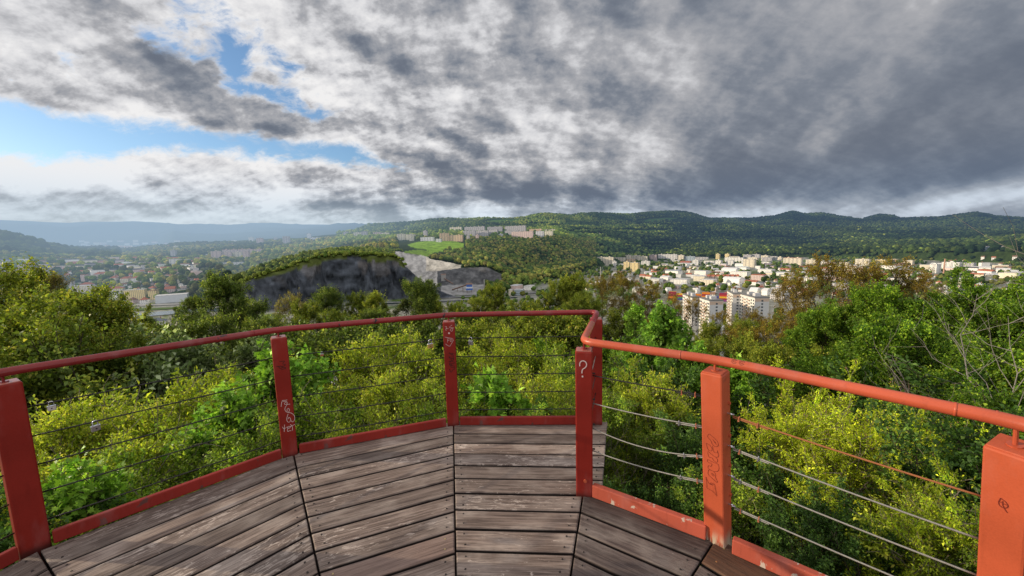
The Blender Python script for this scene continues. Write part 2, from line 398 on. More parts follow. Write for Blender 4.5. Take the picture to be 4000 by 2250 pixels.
S3 = L_y([(-400, 590, 2900), (0, 594, 2800), (20, 594, 2800), (62, 606, 2800), (100, 616, 2800), (137, 626, 2850), (200, 640, 3000), (300, 641, 3000), (440, 634, 2600), (580, 630, 2300), (640, 627, 2250), (755, 623, 2200), (860, 617, 2000), (930, 612, 1900), (1017, 607, 1800), (1075, 604, 1750), (1160, 605, 1750), (1240, 603, 1850), (1390, 600, 1950), (1450, 606, 2300), (1550, 603, 2900), (1700, 606, 3400), (1850, 608, 3600), (2000, 612, 3600), (2300, 610, 3300), (2576, 606, 3200), (3000, 600, 3200)])
layers.append(('s3', *S3, 22))
M = L_y([(-400, 640, 3900), (0, 640, 3900), (137, 640, 3900), (200, 634, 3600), (300, 632, 3600), (440, 620, 3000), (580, 616, 2800), (755, 609, 2700), (890, 597, 2500), (1018, 588, 2700), (1100, 578, 2700), (1240, 577, 2800), (1390, 576, 3000), (1450, 574, 3200), (1550, 571, 3600), (1640, 567, 4000), (1760, 565, 4300), (1900, 568, 4600), (2100, 574, 4800), (2300, 577, 4800), (2576, 580, 4600), (3000, 580, 4600)])
layers.append(('m', *M, 14))
md = M[0] * 1.10; mdip = np.interp(AZ, [azimuth(x) for x in (-400, 900, 1500, 1750, 3000)], [0.0, 0.0, 0.0, 0.006, 0.008])
layers.append(('md', md, EYE + ((M[1] - EYE) / M[0] - mdip) * md, 3))
S4 = L_y([(x_, y_ if x_ < 1780 else 545 + (y_ - 545) * 1.35, d_) for x_, y_, d_ in [(-400, 636, 4900), (0, 634, 4900), (150, 630, 4600), (300, 625, 4500), (400, 622, 4200), (440, 612, 3400), (500, 612, 3400), (560, 607, 3300), (640, 603, 3200), (720, 601, 3100), (800, 598, 3000), (890, 588, 2950), (915, 578, 3600), (955, 567, 4000), (1018, 562, 4000), (1055, 560, 3900), (1093, 555, 3800), (1130, 553, 3800), (1170, 556, 3850), (1250, 557, 4000), (1318, 553, 4200), (1330, 548, 4250), (1370, 541, 4300), (1410, 543, 4400), (1436, 545, 4450), (1460, 540, 4500), (1490, 538, 4600), (1545, 540, 5000), (1578, 542.5, 5500), (1638, 536, 5900), (1703, 533, 6000), (1738, 537.5, 6000), (1783, 550, 6500), (1888, 551.5, 6800), (1950, 546, 7000), (1973, 541, 7000), (1993, 536, 7000), (2023, 541, 7000), (2068, 539, 7000), (2108, 545, 7000), (2168, 551, 7200), (2213, 542.5, 7300), (2248, 545, 7300), (2263, 550, 7300), (2363, 548, 7300), (2418, 542, 7300), (2458, 539, 7300), (2508, 546, 7300), (2576, 549, 7300), (3000, 548, 7300)]])
layers.append(('s4', *S4, 26))
V4d = S4[0] * 1.2
layers.append(('v4', V4d, EYE + ((S4[1] - EYE) / S4[0] - 0.03) * V4d, 4))
S5 = L_y([(-400, 552, 9500), (0, 554, 9500), (50, 556, 9500), (125, 560, 9500), (175, 562, 9500), (225, 558, 9500), (300, 557.5, 9500), (400, 560, 9500), (450, 565, 9500), (525, 567, 9500), (580, 571, 9500), (642, 565, 9500), (755, 566, 9500), (855, 566, 9500), (955, 566, 9500), (1050, 575, 9500), (1300, 580, 9500), (3000, 580, 9500)])
d5 = np.maximum(S5[0], V4d + 400)
layers.append(('s5', d5, EYE + (S5[1] - EYE) / S5[0] * d5, 30))
layers.append(('e', d5 * 1.6, np.full(N_AZ, -300.0), 4))

rows_d, rows_z, rows_u, LROW = [], [], [], {}
pd, pz = layers[0][1], layers[0][2]
rows_d.append(pd); rows_z.append(pz); rows_u.append(0.0); LROW['n0'] = 0
for li, (nm, d, z, n) in enumerate(layers[1:], 1):
    for i in range(1, n + 1):
        t = i / n
        tz = t
        if nm in ('s4', 's5', 's3'): tz = t * 0.55 + 0.45 * math.sin(t * math.pi / 2)      # rounded crests
        rows_d.append(pd + (d - pd) * t); rows_z.append(pz + (z - pz) * tz); rows_u.append(li - 1 + t)
    LROW[nm] = len(rows_d) - 1
    pd, pz = d, z
TD = np.array(rows_d); TZ = np.array(rows_z); TU = np.array(rows_u)         # (rows, az)
NR = len(TU)
LI = {l[0]: i for i, l in enumerate(layers)}
TX = TD * np.sin(AZ)[None]; TY = TD * np.cos(AZ)[None]
sx, sy = survey(np.stack([TX.ravel(), TY.ravel(), TZ.ravel()], 1))
SXg = sx.reshape(TX.shape); SYg = sy.reshape(TX.shape)
U = np.repeat(TU[:, None], N_AZ, 1)
def band(a, b): return (U > LI[a]) & (U <= LI[b] + 1e-6)
def xin(a, b): return (SXg > a) & (SXg < b)
def soft(x, a, b): t = np.clip((x - a) / (b - a), 0, 1); return t * t * (3 - 2 * t)

# surface zones
rock = np.zeros_like(TX); pale = np.zeros_like(TX); cream = np.zeros_like(TX); floorq = np.zeros_like(TX)
edge_n = fbm(TX / 22, TZ / 22 + TY / 40, 3, 4) - 0.5
rock[band('f2', 's1') & xin(607, 1145)] = 1
rock[band('s1', 'f3') & xin(1004, 1110)] = 0.8
floorq[band('s1', 'f3') & xin(1022, 1225)] = 1
pale[band('f3', 'b1') & xin(1008, 1100)] = 1
pale[band('b1', 's2') & xin(945, 1078)] = 1
pale[band('f3', 'b1') & xin(945, 1012)] = 0.0
pale[band('f3', 'b1') & xin(1100, 1262)] = 1.0
cream[band('b1', 's2') & xin(1072, 1160)] = 1
isrock = np.clip(rock + pale + cream + floorq, 0, 1)
# height detail
amp = np.interp(TD, [0, 20, 150, 300, 700, 1500, 3000, 9000], [0.15, 0.5, 1.5, 0.0, 0.0, 5, 14, 45])
flat = band('n5', 'f2')
amp = np.where(flat, 0.0, amp)
hn = (fbm(TX / 160, TY / 160, 11, 5) - 0.5) * 2
hn2 = (fbm(TX / 900, TY / 900, 5, 4) - 0.5) * 2
crest = np.ones_like(TX)
for nm in ('s3', 's4', 's5', 's2', 's1', 'b1'):
    crest = np.minimum(crest, np.clip(np.abs(U - LI[nm]) * 2.5, 0.12, 1))
dz_ = hn * amp * crest * 0.5 + hn2 * amp * crest
# ridged relief on the far hills so that spurs and gullies show
rid = 1 - np.abs(fbm(TX / 1300 + 3, TY / 1300, 31, 4) - 0.5) * 4
dz_ += np.where(band('md', 's4') | band('v4', 's5'), (rid - 0.3) * np.where(TD > 7500, 110, 34) * crest, 0)
TZ2 = TZ + dz_ * (1 - isrock)
# broken rock: gullies and ribs, pushed outwards and up/down
slant = TZ / 75 + 2.2 * (fbm(AZ[None] * 18, TZ / 60, 61, 3) - 0.5)
sm_ = AZ[None] * 760.0
rk = (fbm(sm_ / 17 + slant * .6, TZ / 13, 41, 5) - 0.5) * 2
rk2 = (fbm(sm_ / 5.0 + slant, TZ / 4.5, 43, 4) - 0.5) * 2
face = np.sin(np.clip((U - LI['f2']), 0, 1) * math.pi) * (band('f2', 's1'))
ribs = (np.abs(fbm(sm_ / 34 + slant * 1.3, TZ / 55, 47, 4) - 0.5) * 4 - 0.7)
push = rock * face * (ribs * 26 + rk * 12 + rk2 * 6.5)
rockc_ = 1
push += (pale + cream) * (rk * 5 + rk2 * 4.0) * 0.8 * np.clip(np.abs(U - LI['b1']) * 6, 0, 1)
TDp = TD + push
TX = TDp * np.sin(AZ)[None]; TY = TDp * np.cos(AZ)[None]
TZ2 += isrock * rk2 * np.where(floorq > 0, 0.6, 1.6) * np.where(band('n5', 'f2'), 0, 1)

# zone colours (albedo)
n1 = fbm(TX / 45, TY / 45, 21, 4); n2 = fbm(TX / 12, TY / 12, 22, 3); n3 = fbm(TX / 320, TY / 320, 23, 3)
C = np.zeros(TX.shape + (3,))
forest = np.array([0.030, 0.048, 0.014]); C[:] = forest
C *= (0.65 + 0.8 * n1)[..., None]
near = TD < 260
C[near] = (np.array([0.035, 0.034, 0.018]) * (0.5 + n2[..., None]))[near]
fl = band('n5', 'f2')
town = np.stack([0.16 + 0.16 * n2, 0.165 + 0.15 * n2, 0.135 + 0.15 * n2], -1)
grassy = np.stack([0.06 + 0.05 * n1, 0.10 + 0.07 * n1, 0.02 + 0.015 * n1], -1)
k = soft(n1, 0.50, 0.68)[..., None]
C[fl] = (town * (1 - k) + grassy * k)[fl]
rockc = np.stack([0.034 + 0.05 * n2, 0.041 + 0.053 * n2, 0.052 + 0.058 * n2], -1)
rockc = rockc * np.clip(0.85 + 0.75 * rk + 0.45 * rk2, 0.25, 2.0)[..., None]
stain = (soft(fbm(sm_ / 26 + slant + 4, TZ / 30, 51, 4), 0.56, 0.68) * soft(TZ, -75, -25))[..., None]
rockc = rockc * (1 - stain * 0.4) + np.array([0.15, 0.13, 0.115]) * stain * 0.4
palec = np.stack([0.42 + 0.18 * rk2 + .08 * rk, 0.40 + 0.175 * rk2 + .08 * rk, 0.375 + 0.165 * rk2 + .08 * rk], -1)
creamc = np.stack([0.60 + 0.16 * rk2, 0.54 + 0.15 * rk2, 0.44 + 0.13 * rk2], -1)
floc = np.stack([0.24 + 0.1 * n2, 0.235 + 0.1 * n2, 0.23 + 0.1 * n2], -1)
for mk, cc in ((floorq, floc), (rock, rockc), (pale, palec), (cream, creamc)):
    C = C * (1 - mk[..., None]) + cc * mk[..., None]
m45 = (band('f3', 'b1') & xin(1100, 1262))
C[m45] = (np.stack([0.05 + 0.10 * n2 + .04 * rk2, 0.05 + 0.10 * n2 + .04 * rk2, 0.052 + 0.10 * n2 + .04 * rk2], -1))[m45]
# green on top of the cliff creeping down
cap = band('f2', 's1') & xin(607, 1020) & (U - LI['f2'] > 0.90 + 0.25 * (edge_n))
C[cap] = (np.array([0.06, 0.075, 0.02]) * (0.6 + n2[..., None]))[cap]

# meadows: polygons in bearing / sight-line marks
def inpoly(poly):
    inside = np.zeros(SXg.shape, bool); n = len(poly)
    for i in range(n):
        x1, y1 = poly[i]; x2, y2 = poly[(i + 1) % n]
        c = ((y1 > SYg) != (y2 > SYg)) & (SXg < (x2 - x1) * (SYg - y1) / ((y2 - y1) + 1e-9) + x1)
        inside ^= c
    return inside
farz = (U > LI['v2'] - 0.5) & (U <= LI['s4'] + 0.01)
meadows = [([(1024, 616), (1050, 609), (1108, 604), (1142, 606), (1168, 614), (1164, 629), (1128, 635), (1085, 634), (1060, 626), (1036, 624)], (0.20, 0.34, 0.035), 'v2', 's3'),
           ([(1012, 633), (1060, 628), (1092, 636), (1084, 646), (1062, 644)], (0.19, 0.30, 0.035), 'b1', 's3'),
           ([(930, 614), (985, 610), (988, 616), (940, 618)], (0.10, 0.18, 0.03), 'v2', 's3'),
           ([(1235, 562), (1300, 556), (1310, 566), (1240, 570)], (0.07, 0.15, 0.025), 's3', 's4'),
           ([(1320, 568), (1386, 570), (1384, 575), (1330, 575)], (0.10, 0.17, 0.03), 's3', 's4'),
           ([(1400, 583), (1500, 579), (1580, 577), (1700, 580), (1690, 584), (1560, 585), (1420, 588)], (0.07, 0.13, 0.025), 's3', 's4'),
           ([(1580, 556), (1690, 552), (1740, 557), (1640, 562)], (0.045, 0.10, 0.02), 'md', 's4'),
           ([(1760, 620), (1830, 617), (1890, 621), (1830, 626)], (0.07, 0.12, 0.02), 's2', 's3'),
           ([(2105, 549), (2160, 551), (2230, 556), (2180, 558)], (0.16, 0.17, 0.06), 'md', 's4'),
           ([(2255, 557), (2310, 554), (2300, 559), (2262, 560)], (0.15, 0.16, 0.06), 'md', 's4'),
           ([(1745, 651), (1960, 650), (2050, 656), (1800, 660)], (0.11, 0.17, 0.035), 'n5', 's2')]
meadows += [([(1185, 568), (1240, 563), (1300, 566), (1240, 572)], (0.10, 0.19, 0.03), 's3', 's4'), ([(1392, 590), (1470, 588), (1540, 592), (1450, 597)], (0.11, 0.19, 0.03), 's3', 's4'), ([(1600, 610), (1680, 606), (1730, 610), (1660, 614)], (0.08, 0.14, 0.025), 's2', 'm'), ([(1890, 603), (1960, 599), (2050, 601), (1980, 607)], (0.08, 0.13, 0.03), 's3', 'm')]
meadow = np.zeros(TX.shape, bool)
for poly, c, a, b in meadows:
    mk = inpoly(poly) & band(a, b); meadow |= mk
    C[mk] = (np.array(c) * (0.85 + 0.3 * n2[..., None]))[mk]

# the far slope: woods darker to the right, cloud shade put into their colour
V = np.stack([TX, TY, TZ2], -1)
idx = np.arange(NR * N_AZ).reshape(NR, N_AZ)
F = np.stack([idx[:-1, :-1], idx[:-1, 1:], idx[1:, 1:], idx[1:, :-1]], -1).reshape(-1, 4)

m_ter, nt = new_mat('terrain'); w = NT(nt)
geo = w.n('ShaderNodeNewGeometry'); pos = geo.outputs['Position']
nz_ = w.noise(pos, 0.05, 6, 0.65); nz2 = w.noise(pos, 0.35, 4, 0.6)
c0 = w.mix(0.9, attr(w), w.mix(w.mrange(nz_, 0.3, 0.7), (0.55, 0.55, 0.55), (1.4, 1.4, 1.4)), 'MULTIPLY')
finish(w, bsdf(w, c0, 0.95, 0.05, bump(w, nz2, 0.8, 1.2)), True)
split = LROW['n5']
def sub(a, b, name, label=None):
    Vs = V[a:b + 1].reshape(-1, 3); Cs = C[a:b + 1].reshape(-1, 3); r = b - a + 1
    ii = np.arange(r * N_AZ).reshape(r, N_AZ)
    Fs = np.stack([ii[:-1, :-1], ii[:-1, 1:], ii[1:, 1:], ii[1:, :-1]], -1).reshape(-1, 4)
    o = link(name, np_mesh(name, Vs, Fs, m_ter, Cs, smooth=True)); return tag(o, label, kind='structure')
sub(0, LROW['n5'], 'hillside_ground')
sub(LROW['n5'], LROW['f2'], 'valley_floor')
sub(LROW['f2'], LROW['v2'], 'rocky_terrain')
sub(LROW['v2'], LROW['v4'], 'hills')
sub(LROW['v4'], NR - 1, 'distant_mountains')

def ground_z(x, y):
    """terrain height under (x, y): along the nearest bearing column"""
    a = math.atan2(x, y); d = math.hypot(x, y)
    j = int(round((a - AZ[0]) / (AZ[1] - AZ[0]))); j = min(max(j, 0), N_AZ - 1)
    return float(np.interp(d, TD[:, j], TZ2[:, j]))
# ================================================================== WOODS ON THE HILLS, VALLEY TREES (uncountable masses)
def ico(sub):
    bm = bmesh.new(); bmesh.ops.create_icosphere(bm, subdivisions=sub, radius=1)
    bm.verts.index_update()
    v = np.array([x.co[:] for x in bm.verts]); f = np.array([[q.index for q in p.verts] for p in bm.faces]); bm.free()
    return v, f
ICO = {1: ico(1), 2: ico(2), 3: ico(3)}
def crown_blobs(P, rad, hgt, cols, sub, seed, var=0.5):
    """one mesh of uneven crowns: P base points (n,3), radius, height, colour per crown"""
    r_ = np.random.default_rng(seed); v0, f0 = ICO[sub]; n = len(P); m = len(v0)
    nvar = 8; vars_ = []
    for k in range(nvar):
        d = 0.72 + 0.34 * r_.random(m) + 0.22 * np.sin(v0[:, 0] * 3 + k) * np.sin(v0[:, 1] * 3.7 + 2 * k) * np.cos(v0[:, 2] * 3.1 + k)
        q = v0 * d[:, None]; q[:, 2] = q[:, 2] * np.where(q[:, 2] > 0, 1.05, 0.75); vars_.append(q)
    vars_ = np.array(vars_); pick = r_.integers(0, nvar, n); ang = r_.random(n) * 6.283
    q = vars_[pick]; ca, sa = np.cos(ang)[:, None], np.sin(ang)[:, None]
    X = (q[..., 0] * ca - q[..., 1] * sa) * rad[:, None]; Y = (q[..., 0] * sa + q[..., 1] * ca) * rad[:, None]
    Z = q[..., 2] * (hgt * 0.5)[:, None] + (hgt * 0.52)[:, None]
    Vv = np.stack([X + P[:, 0:1], Y + P[:, 1:2], Z + P[:, 2:3]], -1).reshape(-1, 3)
    Ff = (f0[None] + (np.arange(n) * m)[:, None, None]).reshape(-1, 3)
    shade = 1 - var * .56 + var * r_.random((n, m, 1))
    Cc = (cols[:, None, :] * shade).reshape(-1, 3)
    return Vv, Ff, Cc
EL = np.arctan2(TZ2 - EYE, TD)
RUN = np.maximum.accumulate(EL[LROW['f1']:], axis=0)
RUN = np.concatenate([np.full((LROW['f1'], N_AZ), -9.0), RUN])
dAZ = AZ[1] - AZ[0]
cellA = np.zeros((NR, N_AZ)); cellA[:-1] = np.abs(TD[1:] - TD[:-1]) * TD[:-1] * dAZ
# view limits: no need for woods outside the bearings the lookout faces
inview = (np.abs(AZ) < R(57))[None] & (TD > 250)
def scatter(mask, spacing, seed, lift=9.0):
    r_ = np.random.default_rng(seed)
    lam = np.where(mask & inview, cellA / (spacing ** 2), 0)
    cnt = r_.poisson(lam); rr, cc = np.nonzero(cnt); rep = cnt[rr, cc]
    rr = np.repeat(rr, rep); cc = np.repeat(cc, rep); n = len(rr)
    t = r_.random(n); a = AZ[cc] + (r_.random(n) - 0.5) * dAZ
    r2 = np.minimum(rr + 1, NR - 1)
    d = TDp[rr, cc] * (1 - t) + TDp[r2, cc] * t; z = TZ2[rr, cc] * (1 - t) + TZ2[r2, cc] * t
    vis = np.arctan2(z + lift - EYE, d) > RUN[np.maximum(rr - 1, 0), cc] - 0.0008
    return np.stack([np.sin(a) * d, np.cos(a) * d, z], 1)[vis], d[vis]
BUILT = []      # (x, y, radius) of buildings, kept free of trees
WATER_D = None

m_wood, nt = new_mat('woodland_leaves'); w = NT(nt)
pos = w.n('ShaderNodeNewGeometry').outputs['Position']
nn = w.noise(pos, 0.55, 3, 0.7)
cc0 = w.mix(1.0, attr(w), w.mix(w.mrange(nn, 0.35, 0.66), (0.45, 0.45, 0.45), (1.45, 1.45, 1.4)), 'MULTIPLY')
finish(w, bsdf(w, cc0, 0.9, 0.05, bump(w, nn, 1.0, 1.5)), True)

PAL = {'spring': [(0.159, 0.202, 0.033), (0.110, 0.161, 0.030), (0.196, 0.229, 0.045), (0.073, 0.122, 0.026)],
       'mixed': [(0.097, 0.144, 0.030), (0.151, 0.186, 0.037), (0.062, 0.101, 0.027), (0.213, 0.211, 0.051), (0.151, 0.144, 0.051), (0.045, 0.076, 0.024)],
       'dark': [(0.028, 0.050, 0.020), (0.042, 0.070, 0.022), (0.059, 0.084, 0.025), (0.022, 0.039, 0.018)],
       'hill': [(0.130, 0.192, 0.049), (0.086, 0.142, 0.043), (0.187, 0.234, 0.061)],
       'town': [(0.068, 0.115, 0.027), (0.108, 0.155, 0.034), (0.047, 0.081, 0.024), (0.149, 0.162, 0.041)]}
def wood(name, label, mask, spacing, rad, pal, sub, seed, lift=9.0, pal2=None, f2=None, hgt=None, maxn=40000):
    P, d = scatter(mask, spacing, seed, lift)
    if len(BUILT) and len(P):
        B = np.array(BUILT); keep = np.ones(len(P), bool)
        for bx, by, br in B:
            keep &= (P[:, 0] - bx) ** 2 + (P[:, 1] - by) ** 2 > br * br
        P = P[keep]; d = d[keep]
    r_ = np.random.default_rng(seed + 1)
    if len(P) > maxn:
        k = r_.choice(len(P), maxn, replace=False); P = P[k]; d = d[k]
    n = len(P)
    if n == 0: return
    cl = fbm(P[:, 0] / 60, P[:, 1] / 60, seed, 3)
    pa = np.array(PAL[pal]); pick = np.clip((cl * 1.5 - 0.25 + r_.normal(0, 0.22, n)) * len(pa), 0, len(pa) - 1).astype(int)
    c = pa[pick]
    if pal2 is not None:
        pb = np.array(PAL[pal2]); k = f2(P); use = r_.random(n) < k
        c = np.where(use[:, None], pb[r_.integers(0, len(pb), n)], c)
    c = c * ((0.75 + 0.5 * r_.random((n, 1))) if d.mean() < 2500 else (0.9 + 0.2 * r_.random((n, 1)))) * (0.55 + 0.9 * fbm(P[:, 0] / 500, P[:, 1] / 500, 91, 3))[:, None]
    if d.mean() > 2200:      # stands: dark conifers here, light young beech there
        st_ = fbm(P[:, 0] / 330 + 7, P[:, 1] / 330, 57, 4) + r_.normal(0, .02, n)
        c = np.where((st_ > .55)[:, None], c * np.array([.50, .58, .75]), np.where((st_ < .44)[:, None], c * np.array([1.55, 1.45, 1.1]), c))
    rd = rad * (0.65 + 0.7 * r_.random(n)); hg = rd * (hgt or 1.9) * (0.85 + 0.4 * r_.random(n))
    Vv, Ff, Cc = crown_blobs(P, rd, hg, c, sub, seed + 2, 0.5 if d.mean() < 2500 else 0.22)
    o = link(name, np_mesh(name, Vv, Ff, m_wood, Cc, smooth=False)); tag(o, label, 'woodland', kind='stuff')

# ================================================================== RIVER, ROAD AND RAILWAY ALONG THE CLIFF FOOT
def ribbon(name, pts, width, mat, z, label=None):
    """flat strip along ground points (x, y)"""
    P = [np.array(p, float) for p in pts]; Vv = []
    fine = []
    for i in range(len(P) - 1):
        for t in np.linspace(0, 1, 12, endpoint=False): fine.append(P[i] * (1 - t) + P[i + 1] * t)
    fine.append(P[-1]); ws = np.interp(np.linspace(0, 1, len(fine)), np.linspace(0, 1, len(width)), width) if isinstance(width, (list, tuple)) else [width] * len(fine)
    for i, p in enumerate(fine):
        t = fine[min(i + 1, len(fine) - 1)] - fine[max(i - 1, 0)]; t = t / np.linalg.norm(t); nrm_ = np.array([-t[1], t[0]])
        a = p + nrm_ * ws[i] / 2; b = p - nrm_ * ws[i] / 2
        Vv += [(a[0], a[1], z), (b[0], b[1], z)]
    Fq = [(2 * i, 2 * i + 1, 2 * i + 3, 2 * i + 2) for i in range(len(fine) - 1)]
    o = link(name, np_mesh(name, np.array(Vv), np.array(Fq), mat)); return tag(o, label, kind='structure')
def on_floor(x, y, z=ZV):
    r = sight(x, y); k = (z - EYE) / r[2]; return np.array([r[0] * k, r[1] * k])
m_water, nt = new_mat('river_water'); w = NT(nt)
pos = w.n('ShaderNodeNewGeometry').outputs['Position']
finish(w, bsdf(w, (0.05, 0.075, 0.085), 0.16, 0.6, bump(w, w.noise(pos, 0.25, 4, 0.6), 0.25, 0.3)), True)
m_road, nt = new_mat('road_surface'); w = NT(nt)
pos = w.n('ShaderNodeNewGeometry').outputs['Position']
finish(w, bsdf(w, w.mix(w.noise(pos, 0.2, 4), (0.17, 0.17, 0.18), (0.26, 0.26, 0.265)), 0.9, 0.1), True)
m_quay, nt = new_mat('quay_stone'); w = NT(nt)
pos = w.n('ShaderNodeNewGeometry').outputs['Position']
finish(w, bsdf(w, w.mix(w.noise(pos, 0.15, 4), (0.22, 0.22, 0.21), (0.34, 0.33, 0.31)), 0.9, 0.1), True)
m_grass, nt = new_mat('meadow_grass'); w = NT(nt)
pos = w.n('ShaderNodeNewGeometry').outputs['Position']
finish(w, bsdf(w, w.mix(w.noise(pos, 0.1, 5), (0.05, 0.09, 0.02), (0.09, 0.14, 0.03)), 0.95, 0.05), True)
ribbon('river', [on_floor(x, y) for x, y in ((-160, 812), (200, 804), (380, 791), (520, 781), (680, 772), (900, 765), (1150, 757), (1300, 748))], [70, 62, 52, 46, 42, 34, 24, 16], m_water, ZV + 0.9)
ribbon('river_bank', [on_floor(x, y) for x, y in ((-160, 792), (200, 787), (320, 781), (420, 777), (520, 771), (680, 763), (900, 758))], [46, 40, 34, 26, 20, 12, 8], m_grass, ZV + 1.0)
ribbon('quay', [on_floor(x, y) for x, y in ((-160, 778), (200, 774), (320, 770), (420, 767), (520, 763), (640, 760))], [30, 28, 26, 20, 12, 6], m_quay, ZV + 1.1)
ribbon('main_road', [on_floor(x, y) for x, y in ((560, 764), (680, 761), (760, 759), (900, 757), (1100, 751), (1180, 747), (1290, 741), (1400, 735))], [9, 12, 12, 12, 13, 14, 14, 12], m_road, ZV + 1.3)
ribbon('railway', [on_floor(x, y) for x, y in ((560, 773), (680, 769), (760, 768), (900, 765), (1100, 759), (1200, 754), (1300, 748))], [7, 8, 8, 8, 8, 9, 8], m_quay, ZV + 1.5)
ribbon('rail_yard', [on_floor(x, y) for x, y in ((1690, 722), (1800, 716), (1900, 712), (2010, 709), (2100, 707))], [26, 30, 32, 30, 26], m_road, ZV + 0.7)
ribbon('street', [on_floor(x, y) for x, y in ((1660, 700), (1720, 711), (1760, 728), (1850, 748))], 9, m_road, ZV + 0.9)
ribbon('street', [on_floor(x, y) for x, y in ((1640, 688), (1760, 690), (1900, 688), (2080, 690))], 12, m_road, ZV + 0.8)

# ================================================================== BUILDINGS
def hit(x, y):
    """ground point met by a sight line"""
    r = sight(x, y); a = math.atan2(r[0], r[1]); s = r[2] / math.hypot(r[0], r[1])
    j = int(round((a - AZ[0]) / dAZ)); j = min(max(j, 0), N_AZ - 1)
    i0 = LROW['f1']; dcol = TD[i0:, j]; zcol = TZ2[i0:, j]
    below = EYE + s * dcol <= zcol
    k = int(np.argmax(below)) if below.any() else len(dcol) - 1
    if k == 0: d = 102.0 / -s if s < 0 else dcol[0]
    else:
        e0 = EYE + s * dcol[k - 1] - zcol[k - 1]; e1 = EYE + s * dcol[k] - zcol[k]
        t = e0 / (e0 - e1 + 1e-9); d = dcol[k - 1] + (dcol[k] - dcol[k - 1]) * min(max(t, 0), 1)
    return np.array([math.sin(a) * d, math.cos(a) * d, EYE + s * d]), d

def facade_mat(name, win=(0.06, 0.07, 0.09), stripe=0.0, floor=2.9, bay=3.2, wfrac=0.5, bandy=0.0):
    m, nt = new_mat(name); w = NT(nt)
    tc = w.n('ShaderNodeTexCoord'); o = tc.outputs['Object']; N = tc.outputs['Normal']
    x, y, z = w.sep(o); nx, ny, nz = w.sep(N)
    side = w.math('GREATER_THAN', w.math('ABSOLUTE', nx), 0.7)
    u = w.math('ADD', w.math('MULTIPLY', side, y), w.math('MULTIPLY', w.math('SUBTRACT', 1, side), x))
    fu = w.math('FRACT', w.math('DIVIDE', u, bay)); fz = w.math('FRACT', w.math('DIVIDE', z, floor))
    wu = w.math('LESS_THAN', w.math('ABSOLUTE', w.math('SUBTRACT', fu, 0.5)), wfrac / 2)
    wz = w.math('LESS_THAN', w.math('ABSOLUTE', w.math('SUBTRACT', fz, 0.55)), 0.24)
    wall = w.math('LESS_THAN', w.math('ABSOLUTE', nz), 0.5)
    mk = w.math('MULTIPLY', w.math('MULTIPLY', wu, wz), wall)
    base = attr(w)
    if stripe:
        fs = w.math('FRACT', w.math('DIVIDE', u, bay * 4)); st = w.math('LESS_THAN', fs, 0.42)
        base = w.mix(w.math('MULTIPLY', w.math('MULTIPLY', st, wall), stripe), base, (0.13, 0.13, 0.15))
    if bandy:
        bz = w.math('LESS_THAN', fz, 0.5); base = w.mix(w.math('MULTIPLY', bz, bandy), base, (0.14, 0.15, 0.17))
    dirt = w.noise(o, 0.25, 3); base = w.mix(0.35, base, w.mix(dirt, (0.6, 0.6, 0.6), (1.15, 1.15, 1.15)), 'MULTIPLY')
    c = w.mix(mk, base, win)
    finish(w, bsdf(w, c, 0.75, 0.25), True); return m
m_panel = facade_mat('panel_facade', stripe=0.32)
m_plain = facade_mat('plain_facade', wfrac=0.42)
m_shed = facade_mat('shed_facade', wfrac=0.0, bandy=0.0)
m_office = facade_mat('banded_facade', wfrac=0.0, bandy=0.8, floor=3.6)
def roof_mat(name):
    m, nt = new_mat(name); w = NT(nt); o = w.n('ShaderNodeTexCoord').outputs['Object']
    c = w.mix(0.5, attr(w), w.mix(w.noise(o, 0.4, 4), (0.5, 0.5, 0.5), (1.3, 1.3, 1.3)), 'MULTIPLY')
    finish(w, bsdf(w, c, 0.85, 0.2), True); return m
m_roof = roof_mat('roof_covering')
REG = []
ORD = ['first', 'second', 'third', 'fourth', 'fifth', 'sixth', 'seventh', 'eighth', 'ninth', 'tenth', 'eleventh', 'twelfth', 'thirteenth', 'fourteenth', 'fifteenth', 'sixteenth', 'seventeenth', 'eighteenth', 'nineteenth', 'twentieth']
def reg(o, desc, where, group=None, cat='building'):
    o['category'] = cat; REG.append([o, desc, where, group])
def gable(mb, L, D, z0, h, c, ov=0.5):
    x, y = L / 2 + ov, D / 2 + ov
    mb.add([(-x, -y, z0), (x, -y, z0), (x, y, z0), (-x, y, z0), (-x * 0.98, 0, z0 + h), (x * 0.98, 0, z0 + h)],
           [(0, 1, 5, 4), (2, 3, 4, 5), (1, 2, 5), (3, 0, 4), (0, 3, 2, 1)], c)
